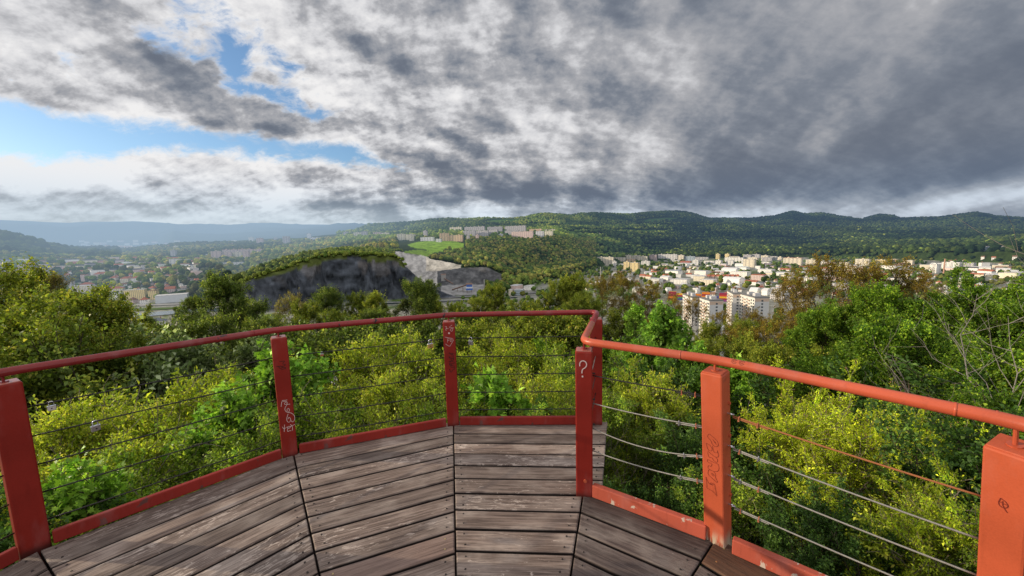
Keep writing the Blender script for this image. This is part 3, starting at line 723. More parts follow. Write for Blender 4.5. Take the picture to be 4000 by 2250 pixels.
def house(P, L, D, H, yaw, wall, roofc, kind='flat', mat=None, name='house', roofh=None, desc='', where='', group=None, cat='house', sink=5.0):
    e = empty(name, (P[0], P[1], P[2]), yaw)
    mb = MB(); mb.box(-L / 2, L / 2, -D / 2, D / 2, -sink, H, wall); mb.build('wall', mat or m_plain, e, col=True)
    rb = MB()
    if kind == 'flat':
        rb.box(-L / 2 - .25, L / 2 + .25, -D / 2 - .25, D / 2 + .25, H, H + 0.7, roofc)
        if H > 18:
            for k in range(max(1, int(L // 26))):
                cx = -L / 2 + (k + 0.5) * L / max(1, int(L // 26)); rb.box(cx - 2.5, cx + 2.5, -2.2, 2.2, H + 0.7, H + 3.4, tuple(0.85 * q for q in wall))
    elif kind == 'gable': gable(rb, L, D, H, roofh or D * 0.38, roofc)
    elif kind == 'hip':
        x, y, h = L / 2 + .5, D / 2 + .5, roofh or D * 0.32; r = max(L / 2 - D / 2, 0.3)
        rb.add([(-x, -y, H), (x, -y, H), (x, y, H), (-x, y, H), (-r, 0, H + h), (r, 0, H + h)], [(0, 1, 5, 4), (2, 3, 4, 5), (1, 2, 5), (3, 0, 4), (0, 3, 2, 1)], roofc)
    elif kind == 'vault':
        n = 10; prof = [(-D / 2 + D * i / n, H + 0.18 * D * math.sin(math.pi * i / n)) for i in range(n + 1)]
        vs = [(-L / 2, y, z) for y, z in prof] + [(L / 2, y, z) for y, z in prof]
        rb.add(vs, [(i, n + 1 + i, n + 2 + i, i + 1) for i in range(n)] + [tuple(range(n + 1)), tuple(range(2 * n + 1, n, -1))], roofc)
    rb.build('roof', m_roof, e, col=True)
    if kind in ('gable', 'hip') and L < 40:
        ch = MB(); ch.box(L * 0.18, L * 0.18 + 0.9, -0.5, 0.5, H, H + (roofh or D * 0.36) + 1.0, (0.3, 0.16, 0.11)); ch.build('chimney', m_roof, e, col=True)
    BUILT.append((P[0], P[1], max(L, D) * 0.55 + 2))
    q = np.array(P[:2]); BUILT.append((*(q - q / np.linalg.norm(q) * (max(L, D) * .4 + (16 if H > 12 else 9))), max(L, D) * .5 + 2))
    reg(e, desc, where, group, cat); return e
def block(xl, xr, yt, yb, wall, roofc=(0.25, 0.25, 0.25), kind='flat', mat=None, yaw=None, name='apartment_block', desc='', where='', depth=None, group=None, cat='building', roofh=None):
    P, d = hit((xl + xr) / 2, yb)
    a = math.atan2(P[0], P[1]); W = np.linalg.norm((place(xr, yb, d) - place(xl, yb, d))[:2])
    top = place((xl + xr) / 2, yt, d)[2]; H = max(3.0, top - P[2])
    if kind in ('gable', 'hip'): H = max(2.5, H * 0.68)
    yw = (-random.uniform(14, 38) if yaw is None else yaw)
    D = depth or min(13.0, W * 0.6)
    L = max(4.0, (W - D * abs(math.sin(R(yw)))) / math.cos(R(yw)))
    g = ground_z(P[0], P[1]); 
    c = np.array(P); c[:2] += P[:2] / np.linalg.norm(P[:2]) * D * 0.4
    return house((c[0], c[1], P[2]), L, D, H, -a + R(yw), wall, roofc, kind, mat or m_panel, name, desc=desc, where=where, group=group, cat=cat, roofh=roofh)

CREAM, GREY, PINK, WHITE, YEL, ORANGE = (.78, .70, .54), (.52, .50, .50), (.64, .50, .46), (.82, .80, .75), (.80, .64, .32), (.72, .52, .34)
BLU, REDW = (.42, .50, .54), (.50, .16, .11)
NM = {CREAM: 'cream', GREY: 'grey', PINK: 'pinkish', WHITE: 'white', YEL: 'yellow', ORANGE: 'orange-cream', BLU: 'pale blue', REDW: 'red'}
RED, DARK, LITE, BROWN = (.36, .13, .08), (.10, .10, .11), (.50, .50, .50), (.22, .13, .09)

W1 = 'below the dark green hills'
for a in ((1501, 1545, 647, 667, CREAM), (1540, 1552, 658, 671, WHITE), (1546, 1574, 648, 656, CREAM), (1573, 1589, 642, 652, CREAM), (1590, 1611, 643, 652, CREAM), (1605, 1630, 645, 659, CREAM), (1576, 1599, 651, 661, ORANGE),
          (1633, 1653, 641, 653, PINK), (1655, 1704, 640, 653, WHITE), (1705, 1722, 642, 656, CREAM), (1723, 1749, 645, 656, BLU), (1749, 1783, 647, 654, GREY), (1800, 1812, 639, 652, YEL), (1823, 1837, 639, 651, YEL), (1837, 1859, 645, 652, CREAM),
          (1869, 1892, 641, 650, GREY), (1892, 1914, 640, 650, GREY), (1914, 1937, 643, 656, CREAM), (1937, 1957, 645, 655, GREY), (1822, 1872, 648, 661, WHITE), (1880, 1909, 648, 661, CREAM), (1915, 1943, 648, 662, GREY),
          (1956, 1969, 647, 661, CREAM), (1969, 2019, 649, 667, CREAM, RED), (1741, 1759, 654, 668, WHITE), (1711, 1739, 657, 666, REDW, RED), (1770, 1799, 656, 667, WHITE), (1798, 1818, 655, 668, WHITE), (1826, 1847, 655, 668, WHITE),
          (1869, 1902, 652, 672, CREAM), (1915, 1940, 659, 668, WHITE), (1568, 1586, 659, 678, YEL), (1585, 1609, 661, 683, YEL), (1613, 1636, 657, 669, WHITE), (1690, 1710, 655, 662, WHITE),
          (2026, 2058, 653, 670, CREAM), (2064, 2090, 656, 668, WHITE), (2110, 2138, 660, 672, CREAM), (2150, 2190, 652, 668, CREAM), (2200, 2232, 654, 668, YEL), (2240, 2262, 652, 662, ORANGE), (2270, 2300, 655, 667, CREAM)):
    block(a[0], a[1], a[2], a[3], a[4], a[5] if len(a) > 5 else (.42, .42, .42), desc=NM[a[4]] + ' flat-roofed housing block', where=W1, group='housing blocks in the far valley')
W2 = 'on the plateau above the quarry'
for a in ((1131, 1163, 574, 588, CREAM), (1168, 1221, 573, 587, GREY), (1226, 1265, 573, 587, GREY), (1270, 1324, 571, 586, GREY), (1164, 1198, 583, 597, GREY), (1196, 1230, 583, 598, GREY), (1228, 1254, 580, 595, GREY), (1252, 1267, 591, 598, WHITE),
          (1286, 1343, 585, 599, PINK), (1348, 1369, 584, 599, WHITE), (1370, 1392, 584, 598, CREAM), (1331, 1365, 579, 587, ORANGE), (1366, 1398, 580, 587, CREAM), (1270, 1307, 582, 594, GREY), (1106, 1131, 589, 606, ORANGE), (1126, 1166, 594, 607, ORANGE), (1174, 1183, 595, 607, GREY), (1197, 1206, 593, 606, PINK),
          (1065, 1077, 583, 600, GREY), (1030, 1043, 592, 606, CREAM), (1058, 1094, 599, 606, WHITE), (1096, 1112, 603, 609, WHITE), (890, 910, 587, 598, CREAM), (910, 926, 585, 600, GREY), (937, 960, 587, 597, PINK), (960, 981, 588, 597, CREAM), (999, 1022, 591, 604, CREAM), (1022, 1046, 592, 603, CREAM),
          (864, 877, 586, 598, GREY), (772, 784, 590, 599, WHITE), (780, 806, 600, 606, WHITE)):
    block(a[0], a[1], a[2] - 2.5, a[3], tuple(min(.85, q * 1.15) for q in a[4]), desc=NM[a[4]] + ' slab block of flats', where=W2, group='panel blocks on the plateau', yaw=-random.uniform(16, 30))
W3 = 'on the hazy left hillside'
for a in ((626, 641, 597, 611, WHITE), (646, 665, 599, 617, PINK), (689, 700, 598, 608, GREY), (712, 732, 595, 617, GREY), (612, 631, 631, 655, PINK), (560, 600, 628, 640, PINK, RED), (600, 640, 627, 640, PINK, RED), (532, 560, 632, 653, PINK), (560, 586, 634, 650, PINK), (588, 612, 634, 650, CREAM),
          (430, 447, 630, 651, GREY), (437, 450, 619, 629, CREAM), (478, 500, 624, 632, PINK), (556, 615, 660, 666, WHITE), (426, 458, 652, 664, WHITE), (640, 667, 627, 638, PINK, RED)):
    block(a[0], a[1], a[2], a[3], a[4], a[5] if len(a) > 5 else (.4, .4, .4), desc=NM[a[4]] + ' block of flats', where=W3, group='blocks on the left hillside')
W4 = 'in the old town by the river'
for a in ((75, 100, 676, 700, PINK, (.4, .3, .28), 'flat'), (98, 168, 702, 718, CREAM, RED, 'hip'), (204, 226, 691, 707, PINK, RED, 'flat'), (236, 264, 684, 700, PINK, RED, 'hip'), (274, 302, 682, 694, CREAM, BROWN, 'hip'), (276, 300, 695, 707, CREAM, RED, 'hip'), (302, 332, 696, 710, CREAM, RED, 'hip'), (330, 360, 695, 709, WHITE, RED, 'hip'),
          (342, 370, 708, 720, GREY, DARK, 'flat'), (176, 246, 719, 736, CREAM, LITE, 'flat'), (266, 318, 720, 739, CREAM, RED, 'hip'), (314, 374, 729, 754, YEL, LITE, 'flat'), (374, 403, 731, 754, YEL, BROWN, 'flat'), (240, 284, 738, 754, WHITE, LITE, 'flat'), (283, 313, 738, 754, WHITE, LITE, 'flat'),
          (322, 350, 750, 764, PINK, BROWN, 'hip'), (352, 378, 749, 765, WHITE, RED, 'hip'), (414, 446, 723, 735, PINK, RED, 'gable'), (446, 478, 727, 734, GREY, DARK, 'flat'), (166, 192, 708, 728, GREY, DARK, 'flat'), (200, 240, 712, 722, GREY, RED, 'hip'), (372, 400, 721, 731, PINK, RED, 'hip')):
    block(a[0], a[1], a[2], a[3], a[4], a[5], a[6], mat=m_plain, name='town_house', desc=NM[a[4]] + {'flat': ' flat-roofed building', 'hip': ' building with hipped roof', 'gable': ' building with gabled roof'}[a[6]], where=W4, group='old town buildings', depth=16)
block(100, 131, 679, 700, WHITE, LITE, mat=m_office, name='office_block', desc='white office block with dark window bands', where='on the left below the dark hill', depth=16)
block(392, 480, 742, 760, (.60, .62, .64), LITE, mat=m_shed, name='shopping_hall', desc='long pale curved-front hall on the river bank', where='beside the yellow block', depth=30, yaw=-8)
block(370, 425, 803, 820, WHITE, (.16, .18, .20), 'hip', mat=m_plain, name='station_building', desc='long white building with dark roof and small windows', where='on the near river bank', depth=14, yaw=-12)
block(385, 412, 824, 836, CREAM, LITE, 'flat', mat=m_plain, name='town_house', desc='pale roofed building', where='just above the left handrail, between trees', depth=14)
block(1281, 1316, 719, 731, PINK, LITE, mat=m_shed, name='factory_hall', desc='pinkish hall with long skylight roof', where='right of the quarry', depth=30)
block(1280, 1292, 729, 744, CREAM, LITE, mat=m_plain, name='office_block', desc='small cream block', where='right of the quarry')
block(1294, 1319, 729, 744, BLU, LITE, mat=m_office, name='office_block', desc='blue and white banded block', where='right of the quarry')
block(1318, 1345, 720, 730, WHITE, LITE, mat=m_shed, name='factory_hall', desc='white hall', where='right of the quarry', depth=25)
W5 = 'beyond the white towers'
for a in ((1673, 1717, 677, 691, WHITE, (.30, .33, .36), 'gable'), (1746, 1789, 682, 693, WHITE, LITE, 'flat'), (1814, 1864, 677, 686, WHITE, (.6, .6, .6), 'vault'), (1849, 1886, 670, 678, WHITE, (.45, .5, .5), 'gable'), (1836, 1889, 684, 698, WHITE, (.6, .58, .55), 'flat'), (1888, 1928, 692, 706, PINK, RED, 'flat'),
          (1816, 1874, 702, 713, WHITE, (.62, .62, .62), 'vault'), (1871, 1910, 705, 717, WHITE, RED, 'gable'), (1744, 1779, 695, 707, CREAM, LITE, 'flat'), (1764, 1804, 704, 718, CREAM, LITE, 'flat'), (1694, 1736, 703, 715, WHITE, (.5, .5, .5), 'flat'), (1905, 1950, 678, 688, WHITE, (.6, .6, .6), 'flat'), (1950, 2000, 684, 694, WHITE, (.55, .55, .55), 'gable'),
          (1884, 1914, 730, 740, WHITE, (.66, .66, .66), 'vault'), (1915, 1942, 732, 743, WHITE, (.62, .6, .58), 'vault'), (1943, 1972, 726, 737, WHITE, (.62, .62, .62), 'flat'), (1936, 1990, 742, 754, GREY, (.4, .42, .44), 'flat'), (2080, 2130, 696, 706, PINK, LITE, 'flat'), (2160, 2216, 690, 702, PINK, LITE, 'flat'), (2005, 2060, 700, 712, WHITE, LITE, 'flat'), (2226, 2280, 700, 712, WHITE, (.2, .2, .22), 'flat'), (2090, 2150, 715, 728, GREY, LITE, 'flat'),
          (1660, 1690, 694, 704, WHITE, (.6, .6, .6), 'gable'), (1630, 1668, 702, 714, WHITE, LITE, 'flat'), (1590, 1640, 724, 736, WHITE, LITE, 'gable'), (2300, 2350, 694, 706, WHITE, RED, 'gable')):
    block(a[0], a[1], a[2], a[3], a[4], a[5], a[6], mat=m_shed if a[6] != 'flat' else m_plain, name='industrial_hall', desc=NM[a[4]] + ' hall with ' + {'flat': 'flat roof', 'gable': 'low pitched roof', 'vault': 'rounded roof'}[a[6]], where=W5, group='halls on the valley floor', depth=24, roofh=3.0 if a[6] == 'gable' else None)
# terraced row with red roofs
for k in range(7):
    block(1774 + k * 12.2, 1774 + k * 12.2 + 12.4, 691 - k * 0.2, 705, PINK if k % 2 else CREAM, RED, 'gable', mat=m_plain, name='terraced_house', desc='terraced house with bright red roof', where='in the red-roofed terrace', group='red-roofed terrace', depth=12, yaw=-9, roofh=4)
W6 = 'at the right end of the valley'
for a in ((2336, 2366, 665, 687, WHITE, LITE), (2367, 2420, 660, 676, WHITE, LITE), (2422, 2455, 662, 678, GREY, LITE), (2470, 2491, 620, 631, BLU, LITE), (2518, 2542, 620, 630, GREY, LITE), (2561, 2580, 620, 630, BLU, LITE)):
    block(a[0], a[1], a[2], a[3], a[4], a[5], desc=NM[a[4]] + ' slab block', where=W6, group='blocks at the right end')
# small houses
MASS = MB()
def small_houses(n, x0, x1, y0, y1, where, seed, walls, roofs, flat=0.25, hpx=(4.5, 8), grp='', wpx=(6, 16), more=0):
    """n single houses (the nearest ones) and `more` farther ones that go into the uncountable roofscape"""
    r_ = random.Random(seed); tries = 0; spots = []
    while len(spots) < n + more and tries < (n + more) * 60:
        tries += 1
        x = r_.uniform(x0, x1); yy = r_.uniform(y0, y1)
        P, d = hit(x, yy)
        wv = r_.uniform(*wpx)
        rad_ = wv * SS / FPX * d * 0.6
        if any((P[0] - q[0]) ** 2 + (P[1] - q[1]) ** 2 < (rad_ + q[2]) ** 2 * 0.8 for q in BUILT): continue
        BUILT.append((P[0], P[1], rad_ + 2)); spots.append((yy, x, wv, d, P))
    spots.sort(key=lambda t: -t[0])
    for i, (yy, x, wv, d, P) in enumerate(spots):
        kind = 'flat' if r_.random() < flat else r_.choice(['gable', 'hip', 'gable'])
        wl = r_.choice(walls); rc = r_.choice(roofs) if kind != 'flat' else r_.choice([LITE, (.35, .35, .36)])
        rn = {RED: 'red', BROWN: 'brown', DARK: 'dark', LITE: 'light grey', (.35, .35, .36): 'grey'}[rc]
        hv = r_.uniform(*hpx); yw = r_.uniform(-40, 40); dp = r_.uniform(8, 11)
        if i < n:
            block(x - wv / 2, x + wv / 2, yy - hv, yy, wl, rc, kind, mat=m_plain, name='house', desc='small %s house with %s %sroof' % (NM[wl], rn, 'flat ' if kind == 'flat' else ''), where=where, group=grp, cat='house', yaw=yw, depth=dp)
        else:
            m = MB(); W = wv * SS / FPX * d; H = max(3.0, hv * SS / FPX * d * (.68 if kind != 'flat' else 1)); a_ = -math.atan2(P[0], P[1]) + R(yw)
            m.box(-W / 2, W / 2, -dp / 2, dp / 2, -5, H, wl)
            if kind == 'flat': m.box(-W / 2 - .2, W / 2 + .2, -dp / 2 - .2, dp / 2 + .2, H, H + .6, rc)
            else: gable(m, W, dp, H, dp * .38, rc)
            c_, s_ = math.cos(a_), math.sin(a_)
            vs = [(P[0] + vx * c_ - vy * s_, P[1] + vx * s_ + vy * c_, P[2] + vz) for vx, vy, vz in m.v]
            o_ = len(MASS.v); MASS.v += vs; MASS.c += m.c; MASS.f += [tuple(q + o_ for q in f) for f in m.f]
small_houses(135, 1560, 2560, 668, 745, 'in the right valley', 3, [WHITE, CREAM, WHITE, PINK, WHITE], [RED, BROWN, LITE, DARK, LITE], 0.35, (5, 9), 'small houses of the valley town', (8, 20), 130)
small_houses(62, -20, 500, 655, 735, 'in the hazy left town', 4, [CREAM, PINK, WHITE, GREY], [RED, BROWN, DARK], 0.3, (5, 8), 'small houses of the hazy left town', (8, 18), 90)
small_houses(16, 940, 1035, 570, 590, 'on the hill left of the plateau', 5, [WHITE], [BROWN, DARK], 0.0, (2.5, 3.6), 'hillside villas', (4, 7), 14)
small_houses(10, 1395, 1560, 578, 590, 'on the meadow right of the plateau', 6, [WHITE, CREAM], [BROWN, RED], 0.0, (2.5, 3.4), 'villas by the meadow', (3.5, 6))
small_houses(28, 180, 590, 608, 655, 'in the left woods', 8, [WHITE, CREAM, PINK], [RED, BROWN, LITE], 0.2, (3, 4.5), 'houses in the left woods', (5, 10), 70)
small_houses(14, 2370, 2580, 650, 690, 'on the far right rise', 9, [WHITE, CREAM, WHITE], [RED, BROWN], 0.0, (5, 8), 'houses on the right-hand rise', (8, 16))
small_houses(10, 1420, 1560, 690, 738, 'left of the white towers', 12, [WHITE, CREAM], [RED, LITE, DARK], 0.3, (6, 9), 'houses left of the towers', (9, 18))
tag(MASS.build('distant_houses', m_roof, col=True), 'far scatter of tiny houses filling the valley towns', 'houses', kind='stuff')
# houses just below the towers
for a in ((1740, 1757, 813, 838, WHITE, LITE, 'flat', 'narrow bright white house'), (1803, 1828, 824, 842, WHITE, (.4, .42, .44), 'flat', 'pale grey-white house with one dark window'), (1857, 1886, 838, 860, YEL, BROWN, 'gable', 'cream house with brown roof'), (1888, 1912, 843, 862, WHITE, BROWN, 'gable', 'white gabled house'), (1786, 1797, 836, 846, CREAM, BROWN, 'hip', 'little cream house'),
          (1850, 1866, 826, 840, GREY, LITE, 'flat', 'grey flat-roofed house'), (2125, 2150, 770, 800, WHITE, LITE, 'flat', 'white house half hidden'), (2008, 2030, 756, 785, WHITE, LITE, 'flat', 'white block half hidden')):
    block(a[0], a[1], a[2], a[3], a[4], a[5], a[6], mat=m_plain, name='house', desc=a[7], where='below the white towers', cat='house', yaw=-28, depth=9)

# ---- the four white towers: real windows and balconies
def solid(name, c, rough=0.8, haze=True, spec=0.25, nz=0.25, scale=0.6):
    m, nt = new_mat(name); w = NT(nt); o = w.n('ShaderNodeTexCoord').outputs['Object']
    cc = w.mix(nz, c, w.mix(w.noise(o, scale, 4), tuple(q * 0.5 for q in c), tuple(min(1, q * 1.25) for q in c)))
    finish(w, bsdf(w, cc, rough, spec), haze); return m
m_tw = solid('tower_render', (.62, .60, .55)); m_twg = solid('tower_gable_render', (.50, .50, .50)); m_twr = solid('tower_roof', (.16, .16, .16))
m_glass = solid('window_glass', (.055, .065, .08), 0.25, spec=0.5); m_balc = solid('balcony_panel', (.50, .38, .30))
def tower(corner, right, left, desc):
    """footprint from the three visible roof corners (all on one roof level)"""
    o, q, l = on_floor(*corner, ZT), on_floor(*right, ZT), on_floor(*left, ZT)
    u, v = q - o, l - o; Lu, Lv = np.linalg.norm(u), np.linalg.norm(v); u /= Lu; v /= Lv
    n_ = np.array([-u[1], u[0]]); n_ = n_ if n_ @ v > 0 else -n_
    v2 = v * .5 + n_ * .5; v2 /= np.linalg.norm(v2); u2 = np.array([v2[1], -v2[0]]); u2 = u2 if u2 @ u > 0 else -u2     # square the corner
    Lu, Lv = min(Lu, 20), min(Lv, 42)
    e = empty('apartment_tower', (o[0], o[1], ZV), math.atan2(u2[1], u2[0])); H = ZT - ZV
    # local: x along the shaded gable (0..Lu), y along the sunlit long side (0..Lv)
    MB().box(0, Lu, 0, Lv, -3, H).build('wall', m_tw, e)
    MB().box(-.3, Lu + .3, -.3, Lv + .3, H, H + .8).build('roof', m_twr, e)
    MB().box(Lu * .3, Lu * .7, Lv * .25, Lv * .42, H + .8, H + 3.4).build('roof_hut', m_twg, e)
    MB().box(Lu * .3, Lu * .7, Lv * .65, Lv * .8, H + .8, H + 3.2).build('roof_hut', m_twg, e)
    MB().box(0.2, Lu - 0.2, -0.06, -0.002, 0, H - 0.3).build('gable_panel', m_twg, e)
    MB().box(0.2, Lu - 0.2, -0.10, -0.062, H - 3.2, H - 0.4).build('gable_band', m_balc, e)
    nf = int((H - 2) // 2.85)
    def win(x0, x1, y0, y1, z0, z1, nm, mt): MB().box(x0, x1, y0, y1, z0, z1).build(nm, mt, e)
    for f in range(max(0, nf - 9), nf):
        z = 2.0 + f * 2.85
        win(Lu * .46, Lu * .46 + 1.6, -.16, -.101, z + .9, z + 2.3, 'window', m_glass)
        for b in range(7):
            y = (b + .5) * Lv / 7
            if b in (2, 4): win(-1.1, -.002, y - 1.6, y + 1.6, z + .1, z + 1.2, 'balcony', m_balc)
            else: win(-.09, -.002, y - .9, y + .9, z + .9, z + 2.3, 'window', m_glass)
    BUILT.append((o[0], o[1], 30))
    tag(e, desc, 'apartment tower', 'white tower blocks below the lookout')
ZT = place(1899, 750, 395)[2]
tower((1899, 750), (1935, 749.5), (1863, 740), 'white tower block standing at the right end of the group of four')
tower((1844, 740), (1866, 741), (1811, 732), 'white tower block third from left of the four, behind the others')
tower((1785, 757.6), (1820, 757), (1759, 750), 'nearest white tower block with banded gable, second from left of four')
tower((1741, 749.5), (1764, 750), (1702, 741), 'white tower block at the left end of the four, half covered by a bronze tree')

# ---- container yard
m_con = {}
CC = {'red': (.42, .05, .05), 'orange': (.60, .20, .03), 'maroon': (.25, .03, .06), 'blue': (.05, .07, .25), 'yellow': (.65, .38, .04), 'purple': (.22, .06, .22), 'white': (.6, .6, .6), 'green': (.05, .2, .1)}
for k, c in CC.items(): m_con[k] = solid('container_' + k, c)
def container_mesh(col):
    mb = MB(); L, D, H = 12.2, 2.5, 2.6; n = 24
    pts = []
    for i in range(n + 1):
        x = -L / 2 + L * i / n; pts.append((x, -D / 2 + (0.05 if i % 2 else 0.0)))
    vs = [(x, y, 0) for x, y in pts] + [(x, y, H) for x, y in pts] + [(L / 2, D / 2, 0), (-L / 2, D / 2, 0), (L / 2, D / 2, H), (-L / 2, D / 2, H)]
    m = n + 1; fs = [(i, i + 1, m + i + 1, m + i) for i in range(n)]
    fs += [tuple(list(range(m, 2 * m)) + [2 * m + 2, 2 * m + 3]), (2 * m + 1, 0, m, 2 * m + 3), (n, 2 * m, 2 * m + 2, 2 * m - 1), (2 * m, 2 * m + 1, 2 * m + 3, 2 * m + 2)]
    mb.add(vs, fs); return mb.mesh('container', m_con[col])
CM_ = {k: container_mesh(k) for k in CC}
rr = random.Random(5); cyd = place(1767, 742, 700)
aC = math.atan2(cyd[0], cyd[1]); tx, ty = math.cos(aC), -math.sin(aC)
for row in range(3):
    for i in range(8):
        lv = [5, 5, 4, 5, 5, 4, 5, 4][i] - row * (1 if i % 2 else 0) - (2 if row == 0 else 0)
        for j in range(max(1, lv)):
            col = rr.choice(['red', 'red', 'orange', 'maroon', 'orange', 'blue', 'yellow', 'purple', 'red', 'maroon', 'white' if row == 0 else 'red', 'green' if j == 1 else 'maroon'])
            o = link('shipping_container', CM_[col]); off = (i - 3.6) * 12.9
            o.location = (cyd[0] + tx * off + math.sin(aC) * row * 4, cyd[1] + ty * off + math.cos(aC) * row * 4, ZV + 0.3 + j * 2.62); o.rotation_euler = (0, 0, -aC)
            reg(o, col + ' shipping container', 'stacked in the yard behind the white towers', 'stacked shipping containers', 'container')
BUILT.append((cyd[0], cyd[1], 58))

# ---- quarry plant
m_steel = solid('plant_steel', (.20, .13, .10)); m_bl = solid('silo_blue', (.06, .14, .42)); m_wh = solid('silo_white', (.6, .62, .65)); m_conc = solid('concrete', (.32, .31, .29))
P, d = hit(1181, 735)
e = empty('quarry_silo', tuple(P), -math.atan2(P[0], P[1])); tag(e, 'blue and white striped quarry silo on legs at the quarry mouth', 'silo')
hgt = place(1181, 712, d)[2] - P[2]
for sx_ in (-5, 5):
    for sy_ in (-4, 4): MB().tube([(sx_, sy_, -2), (sx_, sy_, hgt * .25)], 0.6, 6).build('leg', m_steel, e)
MB().box(-7, 7, -6, 6, hgt * .25, hgt * .45).build('lower_body', m_bl, e)
MB().box(-7, 7, -6, 6, hgt * .45, hgt * .60).build('middle_band', m_wh, e)
MB().box(-6, 6, -5, 5, hgt * .60, hgt * .86).build('upper_body', m_bl, e)
rb = MB(); gable(rb, 13, 11, hgt * .86, 3, (1, 1, 1)); rb.build('roof', m_steel, e)
BUILT.append((P[0], P[1], 16))
P2, d2 = hit(1116, 704)
e = empty('crusher_house', (P2[0], P2[1], P2[2]), -math.atan2(P2[0], P2[1])); tag(e, 'small grey crusher house high on the quarry bench', 'industrial building')
h2 = place(1116, 691, d2)[2] - P2[2]
MB().box(-6, 6, -5, 5, -8, h2).build('wall', m_conc, e); rb = MB(); gable(rb, 12, 10, h2, 2.4, (1, 1, 1)); rb.build('roof', m_steel, e)
def conveyor(a, b, label, dd=None):
    A, da = hit(*a); B = place(b[0], b[1], dd or d - 4)
    A = Vector(A) + Vector((0, 0, 2)); B = Vector(B); e = empty('conveyor', tuple(A)); tag(e, label, 'conveyor')
    v = B - A; MB().tube([(0, 0, 0), tuple(v)], 1.5, 4).build('belt_gallery', m_steel, e)
    for t in (.35, .7):
        p = v * t; MB().tube([(p.x, p.y, p.z), (p.x, p.y, p.z - (A.z + p.z - ground_z(A.x + p.x, A.y + p.y)))], 0.5, 4).build('support', m_steel, e)
conveyor((1138, 731), (1176, 716), 'long sloping conveyor gallery rising to the blue silo')
conveyor((1140, 716), (1117, 700), 'short steep conveyor running down from the crusher house', d2 - 4)
# poles / chimneys
m_brick = solid('chimney_brick', (.45, .26, .18))
for (x, yt, yb, mt, nm, lab) in ((2373, 651, 694, m_brick, 'factory_chimney', 'tall thin brick chimney beside the white slab blocks on the right'), (1511, 671, 700, m_conc, 'mast', 'pale concrete mast standing in front of the wooded slope'), (1219, 703, 735, m_conc, 'mast', 'thin mast at the right side of the quarry mouth')):
    P, d = hit(x, yb); top = place(x, yt, d)[2]
    e = MB().tube([(0, 0, -2), (0, 0, (top - P[2]) * .5), (0, 0, top - P[2])], [1.6, 1.4, 1.15], 12).build(nm, mt); e.location = tuple(P); tag(e, lab, nm.replace('_', ' ').split()[-1])

# names for registered buildings
from collections import defaultdict
grp_ = defaultdict(list)
for o, desc, where, g in REG: grp_[(desc, where)].append((math.atan2(o.location.x, o.location.y), o, g))
for (desc, where), L_ in grp_.items():
    L_.sort(key=lambda t: t[0]); n = len(L_)
    for i, (_, o, g) in enumerate(L_):
        if n == 1: lab = desc + ', ' + where
        elif n <= 6: lab = '%s, %s from left, %s' % (desc, ORD[i], where)
        else: lab = desc + ', ' + where
        o['label'] = lab
        if g: o['group'] = g

# ------------------------------------------------------------------ woods (after the buildings, which stay clear of trees)
notrock = isrock < 0.3
cloud_shade = lambda P: np.clip((np.arctan2(P[:, 0], P[:, 1]) - R(14)) / R(10), 0, 1)  # cloud shade over the right hills, painted as darker crown colours
hillb = band('s1', 'v2') & xin(560, 1010)
wood('woodland', 'sunlit yellow-green wood covering the top of the dark cliff', (band('s1', 'v2') & xin(560, 1012) & notrock) | (band('f2', 's1') & xin(540, 1020) & (U > LI['f2'] + 0.93)), 5.6, 3.5, 'spring', 2, 101, 5)
wood('woodland', 'mixed spring wood on the slopes right of the quarry', band('f2', 's3') & xin(1070, 1500) & notrock & ~meadow & ~(band('f2', 's1') & xin(0, 1250)) & ~(band('b1', 's3') & xin(1000, 1120) & (SYg < 652) & (SYg > 606)) & ~(band('b1', 's3') & xin(1100, 1175) & (SYg < 636)), 9.5, 6.6, 'mixed', 2, 111, 9)
wood('woodland', 'hazy wooded slopes and gardens left of the cliff', (band('f2', 's1') & xin(-200, 600)) | (band('s1', 'm') & xin(-200, 1075) & notrock & ~meadow & ~hillb & ~(band('b1', 's3') & xin(1000, 1120) & (SYg > 606))), 15, 7.5, 'mixed', 2, 121, 9, maxn=24000)
wood('woodland', 'woods on the rise beyond the valley town', band('f2', 'm') & xin(1500, 2700) & ~meadow, 16, 9.5, 'hill', 2, 131, 9, 'dark', lambda P: 0.25 + 0.7 * cloud_shade(P), maxn=26000)
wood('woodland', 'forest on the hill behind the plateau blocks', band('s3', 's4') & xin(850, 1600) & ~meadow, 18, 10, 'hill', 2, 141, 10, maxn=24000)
wood('woodland', 'forest on the right-hand hills, its colour darkened for cloud shade', band('m', 's4') & xin(1560, 2750) & ~meadow, 21, 10, 'dark', 2, 151, 12, maxn=42000)
wood('woodland', 'wood on the low dark hill at far left', band('s2', 'm') & xin(-250, 300), 20, 13, 'dark', 2, 161, 10, maxn=9000)
# trees of the valley floor: parks, gardens, street trees
tn = fbm(TX / 70, TY / 70, 77, 4)
fl_ok = band('f1', 'f2') & (tn > 0.47) & ~meadow
rv = np.zeros_like(fl_ok)
wood('woodland', 'street and garden trees spread through the valley town', fl_ok & xin(1150, 2750) & (TD > 330), 19, 5.0, 'town', 2, 171, 8, maxn=9000)
wood('woodland', 'park trees in the town by the river', fl_ok & xin(-250, 520) & (SYg < 762), 15, 6.5, 'town', 2, 181, 8, maxn=6000)
